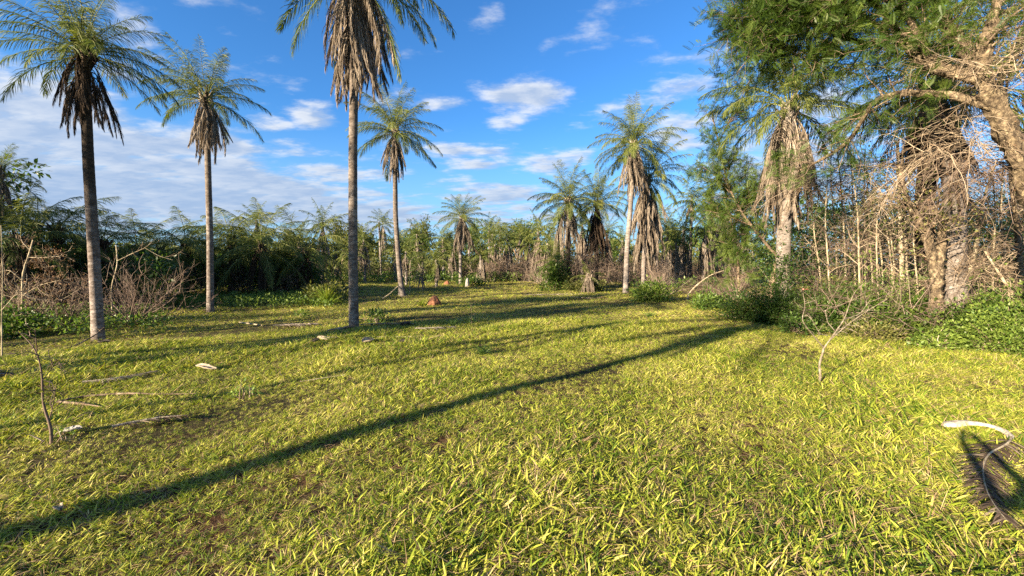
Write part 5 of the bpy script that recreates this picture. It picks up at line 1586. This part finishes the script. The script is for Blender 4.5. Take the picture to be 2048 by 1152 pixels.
spathe('dark_husk', 'flat black husk furthest right in the row of litter', 838, 695, 0.14, 0.05, G['blackhusk'], 8, 1.4, cat='husk', group='black husks on the grass')
spathe('dark_husk', 'dark husk beside the foot of the dark skirted palm', 208, 686, 0.22, 0.07, G['blackhusk'], 9, 0.4, cat='husk', group='black husks on the grass')
spathe('dark_husk', 'black husk lying right of the nearest trunk', 810, 656, 0.30, 0.10, G['blackhusk'], 10, 0.2, cat='husk', group='black husks on the grass')


def fallen_frond(label, pts, leafl, seed, mats, group='fallen palm fronds', sheath=None, n=70, w=0.02, r=0.016, spread=1.0, z0=0.075):
    rng = RN(seed)
    W = np.array([gpt(*p) for p in pts]); W[:, 2] += z0
    d = np.concatenate([[0], np.cumsum(np.linalg.norm(np.diff(W, axis=0), axis=1))])
    N = 30; s = np.linspace(0, d[-1], N)
    P = np.stack([np.interp(s, d, W[:, c]) for c in range(3)], 1)
    for _ in range(4): P[1:-1] = 0.25 * P[:-2] + 0.5 * P[1:-1] + 0.25 * P[2:]
    b = P[0].copy(); P = P - b
    root = empty('fallen_frond', tuple(b), label, 'palm frond', group)
    u = np.linspace(0, 1, N)
    g = Geo()
    add_tubes(g, P[None], (r * (1 - 0.8 * u))[None], 6, a=0.8)
    put('stalk', g.mesh('stalk', mats[1]), root)
    t0 = 0.1
    if sheath:
        t0 = sheath
        m = int(N * sheath) + 1
        g = Geo(); k = 7
        v = np.linspace(-1, 1, k)
        Q = P[:m]; t = unit(np.gradient(Q, axis=0)); sd = unit(np.cross(t, [0, 0, 1.0]))
        uu = np.linspace(0, 1, m)
        wd = 0.052 * np.clip(1.15 - 0.85 * uu, 0, 1) * (1 + 0.12 * np.sin(uu * 9)) * np.clip(uu * 9 + 0.35, 0, 1)
        V = Q[:, None] + sd[:, None] * (v[None] * wd[:, None])[..., None] + np.array([0, 0, 1.0]) * (0.016 * (1 - v ** 2)[None] * np.ones((m, 1)))[..., None] + rng.normal(0, 0.002, (m, k, 3))
        i = np.arange(m - 1)[:, None] * k + np.arange(k - 1)[None]
        q = np.stack([i, i + 1, i + k + 1, i + k], -1).reshape(-1, 4)
        g.add(V.reshape(-1, 3), quads=q); g.add(V.reshape(-1, 3) - [0, 0, 0.012], quads=q[:, ::-1])
    put('sheath', g.mesh('sheath', G['cream']), root)
    tt = np.tile(np.linspace(t0, 0.99, n), 2); sd = np.repeat([-1, 1], n)
    f = tt * (N - 1); i = np.minimum(f.astype(int), N - 2); fr = (f - i)[:, None]
    O = P[i] * (1 - fr) + P[i + 1] * fr
    tan = unit(P[i + 1] - P[i]); side = unit(np.cross(tan, [0, 0, 1.0])) * sd[:, None]
    a = np.radians(52 - 25 * tt + rng.normal(0, 12, 2 * n))
    D = tan * np.cos(a)[:, None] + side * np.sin(a)[:, None] * spread; D[:, 2] += rng.uniform(-0.05, 0.35, 2 * n)
    g = Geo()
    blade_geo(g, O, D, leafl * rng.uniform(0.6, 1.1, 2 * n) * (0.5 + 0.5 * np.sin(PI * tt)), w * rng.uniform(0.6, 1.2, 2 * n), 1.0, rng, np.clip(rng.normal(0.5, 0.25, 2 * n), 0, 1))
    put('leaflets', g.mesh('leaflets', mats[0]), root)
    return root


fallen_frond('dried fallen frond with a broad cream stalk curling round at lower right', [(1884, 866), (1940, 860), (1995, 872), (2030, 895), (2010, 912), (1975, 925), (1962, 960), (1968, 1010), (1985, 1050), (2012, 1082)], 0.28, 1, [G['dead_dark'], G['pale_stem']], sheath=0.33, n=120, w=0.012, r=0.013, z0=0.10)
fallen_frond('dark weathered frond lying in the grass below the long level stick', [(225, 872), (270, 862), (320, 852), (372, 846)], 0.16, 2, [G['dead_dark'], G['bark']], n=50, w=0.013)
fallen_frond('brown dry frond lying above the long level stick', [(165, 772), (220, 766), (270, 758), (315, 748)], 0.22, 3, [G['dead'], G['bark']], n=60, w=0.010)
fallen_frond('grey frond litter at the left border of the grass', [(-40, 752), (0, 758), (45, 757)], 0.30, 4, [G['dead_dark'], G['bark']], n=50)
fallen_frond('pale frond litter left of the nearest palm foot', [(655, 668), (680, 664), (700, 660)], 0.35, 5, [G['dead'], G['pale_stem']], n=60)
fallen_frond('dark frond litter stretching right of the nearest palm foot', [(720, 656), (760, 654), (830, 656)], 0.35, 6, [G['dead_dark'], G['bark']], n=60)
fallen_frond('grey brown frond lying between slender palm and nearest palm', [(545, 655), (580, 652), (632, 651)], 0.35, 7, [G['dead'], G['bark']], n=60)
fallen_frond('fallen grey frond below the dark trunked palm', [(1050, 590), (1110, 588), (1170, 590)], 0.6, 8, [G['dead'], G['bark']], n=50, w=0.03)
fallen_frond('fallen frond stretching left from the pale leaning trunk', [(1140, 596), (1190, 598), (1240, 592)], 0.6, 9, [G['dead_dark'], G['bark']], n=50, w=0.03)
fallen_frond('faint brown frond lying in the sunny grass right of the row of litter', [(830, 668), (870, 668), (910, 664)], 0.3, 10, [G['dead'], G['bark']], n=40)


def mound(label, px, py, w, h, m, seed, name='termite_mound', group='red termite mounds', cat='termite mound', peak=1.6):
    rng = RN(seed)
    b = gpt(px, py)
    n, k = 18, 28
    u = np.linspace(0, 1, n); a = np.arange(k) * 2 * PI / k
    r = w / 2 * (1 - u ** peak) ** 0.6
    rad = r[:, None] * (1 + 0.14 * np.sin(a * 2 + seed) + 0.09 * np.sin(a * 5 + 3 * u[:, None] + seed) + rng.normal(0, 0.07, (n, k)))
    V = np.stack([rad * np.cos(a) + 0.12 * w * u[:, None], rad * np.sin(a), (u * h)[:, None] + rng.normal(0, 0.012 * h, (n, k)) - 0.04], -1)
    i = np.arange(n - 1)[:, None] * k; j = np.arange(k)[None]; j2 = (j + 1) % k
    g = Geo(); g.add(V.reshape(-1, 3), quads=np.stack([i + j, i + j2, i + k + j2, i + k + j], -1).reshape(-1, 4))
    o = put(name, g.mesh(name, m), None, tuple(b))
    return tag(o, label, cat, group)


mound('brown red termite mound in the open grass between slim leaning palm and sunny centre', 867, 611, 0.52, 0.48, G['termite'], 1)
mound('bright orange termite mound at the far edge left of the dark trunked palm', 1063, 562, 0.9, 0.62, G['termite_bright'], 2, peak=1.0)
mound('narrow orange termite mound seen right of the enormous tan skirt', 1345, 560, 0.6, 0.95, G['termite_bright'], 3)
mound('small dull brown mound left of the lone grey trunked palm', 893, 570, 0.6, 0.42, G['termite'], 4)
mound('pale weathered stump beside the lone grey trunked palm', 934, 573, 0.36, 0.75, G['palegrey'], 5, 'weathered_stump', None, 'stump', 2.5)


def grass_clump(label, px, py, n, L, W, m, seed, lean=(25, 80), group='taller grass clumps'):
    rng = RN(seed); b = gpt(px, py)
    az = rng.uniform(0, 2 * PI, n); el = np.radians(rng.uniform(*lean, n))
    D = np.stack([np.cos(az) * np.cos(el), np.sin(az) * np.cos(el), np.sin(el)], 1)
    O = rng.normal(0, 0.035, (n, 3)) * [1, 1, 0]
    g = Geo()
    blade_geo(g, O, D, L * rng.uniform(0.5, 1.15, n), W * np.ones(n), 1.7, rng, np.clip(rng.normal(0.35, 0.15, n), 0, 1))
    o = put('grass_clump', g.mesh('grass_clump', m), None, tuple(b))
    return tag(o, label, 'grass clump', group)


grass_clump('spiky pale green rosette below the foot of the dark skirted palm', 206, 738, 34, 0.36, 0.020, G['grass'], 1, (20, 75))
grass_clump('dark green grass clump in the middle of the sunny clearing', 968, 712, 150, 0.32, 0.010, G['leaf_bush'], 2, (15, 75))
grass_clump('darker grass clump right behind the middle one', 905, 655, 90, 0.28, 0.012, G['leaf_bush'], 3, (20, 75))
grass_clump('dark grass tuft near the corner of the right hand thicket', 1300, 640, 90, 0.30, 0.014, G['leaf_bush'], 4, (20, 75))
grass_clump('tall yellow green grass at the end of the shaded thicket', 655, 612, 200, 0.95, 0.022, G['grass'], 5, (40, 85))
grass_clump('grass clump at the foot of the brown red termite mound', 845, 612, 90, 0.55, 0.018, G['grass'], 6, (30, 80))
bush('small_weed', 'small bluish green weed with round leaves in the grass below the white spathe', 478, 5.0, 0.16, 0.14, 0.26, 120, 0.045, G['leaf_bush'], 340, None, 0.75, 10, cat='weed', cl=0.05, dens=10)
bush('small_weed', 'small leafy weed left of the nearest palm near the thicket edge', 600, 13.0, 0.2, 0.2, 0.3, 160, 0.08, G['leaf_bush'], 341, None, 0.6, 10, cat='weed', cl=0.08, dens=10)
bush('small_weed', 'small sprouting weed at the foot of the dark lower left sapling', 95, 3.75, 0.14, 0.1, 0.14, 90, 0.028, G['leaf_bush'], 342, None, 0.6, 8, cat='weed', cl=0.05, dens=10)

# ------------------------------------------------------------------ what stands behind and beside the camera (it throws the long shadows)
def back_palm(label, x, y, H, r, scale, seed, nl=26, nd=20):
    rng = RN(seed)
    root = empty('palm_tree', (x, y, 0), label, 'palm tree', 'palms behind the photographer')
    me, P = trunk_mesh([(0, 0, -0.05), (0.08, 0.03, H * 0.5), (0, 0, H)], r, r * 0.85, seed, G['trunk'], k=14)
    put('trunk', me, root)
    put('leaf_bases', shaft_mesh(seed, r * 0.85, 0.4), root, tuple(P[-1] - np.array([0, 0, 0.1])))
    crown_parts(root, P[-1], nl, nd, scale, rng, DEADF, 0.7)


back_palm('tall palm behind the photographer, its trunk shadow crosses the near grass', -9.75, -3.3, 6.5, 0.135, 0.85, 31)
back_palm('slim palm left of the photographer with a thin trunk shadow', -10.9, -1.0, 5.0, 0.075, 0.30, 32, 12, 6)
back_palm('palm outside the left border, shading the far side of the clearing', -20.0, 1.0, 7.6, 0.14, 0.9, 33)
back_palm('second palm outside the left border', -16.5, 3.6, 6.4, 0.13, 0.8, 34)
back_palm('broad palm behind the photographer to the left, third of the row', -17.7, -1.6, 6.6, 0.14, 0.9, 35)
back_palm('high palm behind the photographer to the left, fourth of the row', -15.0, -0.5, 7.6, 0.14, 0.9, 36)
back_palm('palm far behind the photographer, shading the middle of the clearing', -19.0, -3.5, 7.0, 0.14, 0.9, 37)
for i, (x, y, H, v) in enumerate([(-24.0, 7.6, 7.2, 0), (-27.5, 5.4, 8.0, 2), (-21.0, 11.0, 6.2, 1), (-30, 10, 8.2, 0), (-25.5, 12.5, 7.0, 2), (-33, 4, 8.5, 1), (-22, 15.0, 6.4, 0)]):
    place_tree('broadleaf_tree', ['dense tree outside the left border shading the thicket', 'taller dense tree outside the left border', 'small olive tree outside the left border', 'dark tree outside the left border behind the dense one',
               'rounded tree outside the left border', 'olive tree farthest outside the left border', 'dark tree just outside the left border by the thicket'][i], 'tree', (x, y, 0), DT[v], i * 2.1, H / 8.5, 'broadleaf trees outside the left border')

# ------------------------------------------------------------------ the photographer, standing behind the camera
def skin_body(name, verts, edges, radii, m, parent, sub=1):
    me = bpy.data.meshes.new(name)
    me.from_pydata(verts, edges, [])
    o = put(name, me, parent)
    md = o.modifiers.new('skin', 'SKIN'); md.use_smooth_shade = True
    for v, r in zip(me.skin_vertices[0].data if me.skin_vertices else [], radii): v.radius = r
    if not me.skin_vertices:
        bpy.context.view_layer.objects.active = o
    o.modifiers.new('sub', 'SUBSURF').levels = sub
    o.modifiers['sub'].render_levels = sub
    me.materials.append(m)
    return o


def photographer():
    x0, y0 = 0.30, -0.42
    root = empty('person', (x0, y0, 0), 'person in a blue shirt standing with both arms raised to hold a phone', 'person')
    # skin modifier needs its layer; build it through bmesh
    import bmesh
    V = [(0, 0, 0.96), (0, 0.01, 1.12), (0, 0.0, 1.30), (0, 0.0, 1.42), (0, 0.02, 1.50), (0, 0.03, 1.58), (0, 0.035, 1.68), (0, 0.03, 1.74)]
    Rr = [(0.16, 0.12), (0.145, 0.105), (0.165, 0.12), (0.13, 0.09), (0.055, 0.055), (0.07, 0.08), (0.085, 0.10), (0.06, 0.075)]
    E = [(i, i + 1) for i in range(7)]

    def chain(start, pts):
        p = start
        for co, r in pts:
            V.append(co); Rr.append(r); E.append((p, len(V) - 1)); p = len(V) - 1
        return p
    hands = []
    for s in (-1, 1):
        chain(0, [((0.10 * s, 0, 0.88), (0.095, 0.10)), ((0.11 * s, 0.02, 0.50), (0.062, 0.066)), ((0.12 * s, -0.01, 0.28), (0.058, 0.06)), ((0.12 * s, -0.02, 0.09), (0.038, 0.042)), ((0.13 * s, 0.08, 0.04), (0.042, 0.035)), ((0.14 * s, 0.17, 0.03), (0.036, 0.022))])
        tx = -x0 + 0.06 * s
        hd = (tx + 0.02 * s, -y0 - 0.06, 1.66)
        e = ((0.20 * s + tx) / 2 + 0.02 * s, 0.16, 1.30)
        h = chain(3, [((0.17 * s, 0, 1.40), (0.062, 0.062)), (e, (0.045, 0.045)), ((hd[0] * 0.8 + e[0] * 0.2, hd[1] * 0.8 + e[1] * 0.2 - 0.01, 1.57), (0.028, 0.028)), (hd, (0.030, 0.018))])
        hands.append((h, hd, s))
        for f in range(4):
            b = (hd[0] - 0.012 * s, hd[1] + 0.012, hd[2] + 0.035 - 0.019 * f)
            ln = [0.040, 0.046, 0.042, 0.034][f]
            chain(h, [(b, (0.0095, 0.0095)), ((b[0] - ln * 0.6 * s, b[1] + 0.008, b[2] + 0.002), (0.0085, 0.0085)), ((b[0] - ln * s, b[1] - 0.004, b[2]), (0.007, 0.007))])
        chain(h, [((hd[0] - 0.005 * s, hd[1] - 0.025, hd[2] - 0.015), (0.011, 0.011)), ((hd[0] - 0.035 * s, hd[1] - 0.02, hd[2] + 0.005), (0.009, 0.009))])
    bm = bmesh.new()
    lay = bm.verts.layers.skin.verify()
    vs = [bm.verts.new(v) for v in V]
    for v, r in zip(vs, Rr): v[lay].radius = r
    vs[0][lay].use_root = True
    for a, b in E: bm.edges.new((vs[a], vs[b]))
    me = bpy.data.meshes.new('body'); bm.to_mesh(me); bm.free(); me.materials.append(G['skin'])
    o = put('body', me, root)
    md = o.modifiers.new('skin', 'SKIN'); md.use_smooth_shade = True
    sb = o.modifiers.new('sub', 'SUBSURF'); sb.levels = sb.render_levels = 2
    # shirt, trousers: a little wider than the body under them
    def cloth(name, pts, edges, m):
        bm = bmesh.new(); lay = bm.verts.layers.skin.verify()
        vs = [bm.verts.new(p[0]) for p in pts]
        for v, p in zip(vs, pts): v[lay].radius = p[1]
        vs[0][lay].use_root = True
        for a, b in edges: bm.edges.new((vs[a], vs[b]))
        me = bpy.data.meshes.new(name); bm.to_mesh(me); bm.free(); me.materials.append(m)
        o = put(name, me, root)
        o.modifiers.new('skin', 'SKIN').use_smooth_shade = True
        sb = o.modifiers.new('sub', 'SUBSURF'); sb.levels = sb.render_levels = 2
    sh = [((0, 0, 1.12), (0.165, 0.125)), ((0, 0, 1.30), (0.185, 0.14)), ((0, 0, 1.42), (0.15, 0.105)), ((0, 0, 0.93), (0.18, 0.14))]
    ed = [(0, 1), (1, 2), (0, 3)]
    for s in (-1, 1):
        tx = -x0 + 0.06 * s
        e = ((0.20 * s + tx) / 2 + 0.02 * s, 0.16, 1.30)
        k = len(sh)
        sh += [((0.17 * s, 0, 1.40), (0.080, 0.080)), tuple([tuple(0.35 * a + 0.65 * b for a, b in zip((0.17 * s, 0, 1.40), e)), (0.066, 0.066)])]
        ed += [(2, k), (k, k + 1)]
    cloth('shirt', sh, ed, G['shirt'])
    tr = [((0, 0, 0.95), (0.175, 0.135))]
    ed = []
    for s in (-1, 1):
        k = len(tr)
        tr += [((0.10 * s, 0, 0.86), (0.11, 0.115)), ((0.11 * s, 0.02, 0.50), (0.08, 0.085)), ((0.12 * s, -0.01, 0.14), (0.065, 0.07))]
        ed += [(0, k), (k, k + 1), (k + 1, k + 2)]
    cloth('trousers', tr, ed, G['jeans'])
    # hair, eyes, nose, mouth, ears
    def ball(name, c, r, m, parent=root, seg=16, cut=None):
        u = np.linspace(0, PI, seg); a = np.linspace(0, 2 * PI, seg, endpoint=False)
        v = np.stack([np.sin(u)[:, None] * np.cos(a), np.sin(u)[:, None] * np.sin(a), np.cos(u)[:, None] * np.ones(seg)], -1)
        if cut is not None: v[..., 2] = np.maximum(v[..., 2], cut + 0.35 * v[..., 1])
        i = np.arange(seg - 1)[:, None] * seg; j = np.arange(seg)[None]; j2 = (j + 1) % seg
        g = Geo(); g.add(v.reshape(-1, 3) * np.array(r), quads=np.stack([i + j, i + seg + j, i + seg + j2, i + j2], -1).reshape(-1, 4))
        return put(name, g.mesh(name, m), parent, c)
    ball('hair', (0, 0.015, 1.715), (0.090, 0.108, 0.085), G['hair'], cut=-0.25)
    for s in (-1, 1):
        ball('eye', (0.032 * s, 0.118, 1.675), (0.013, 0.010, 0.009), G['palegrey'])
        ball('ear', (0.083 * s, 0.03, 1.665), (0.010, 0.020, 0.030), G['skin'])
    ball('nose', (0, 0.132, 1.645), (0.013, 0.020, 0.022), G['skin'])
    ball('mouth', (0, 0.118, 1.605), (0.026, 0.010, 0.007), simple_mat('lips', (0.35, 0.14, 0.11), (0.4, 0.16, 0.13), 20))
    # the phone in the hands
    ph = empty('phone', (0, -0.012, CAM_H - 0.055), 'black phone held upright by the person in the blue shirt', 'phone')
    def box(name, sx, sy, sz, m, loc):
        g = Geo(); v = np.array([(a, b, c) for a in (-1, 1) for b in (-1, 1) for c in (-1, 1)]) * np.array([sx, sy, sz]) / 2
        g.add(v, quads=[(0, 1, 3, 2), (4, 6, 7, 5), (0, 4, 5, 1), (2, 3, 7, 6), (0, 2, 6, 4), (1, 5, 7, 3)])
        me = g.mesh(name, m, smooth=False)
        o = put(name, me, ph, loc); b = o.modifiers.new('bevel', 'BEVEL'); b.width = min(sx, sy, sz) * 0.3; b.segments = 3
    box('case', 0.075, 0.009, 0.155, G['blackhusk'], (0, 0, 0))
    box('screen', 0.068, 0.001, 0.146, G['black'], (0, -0.0056, 0))


photographer()
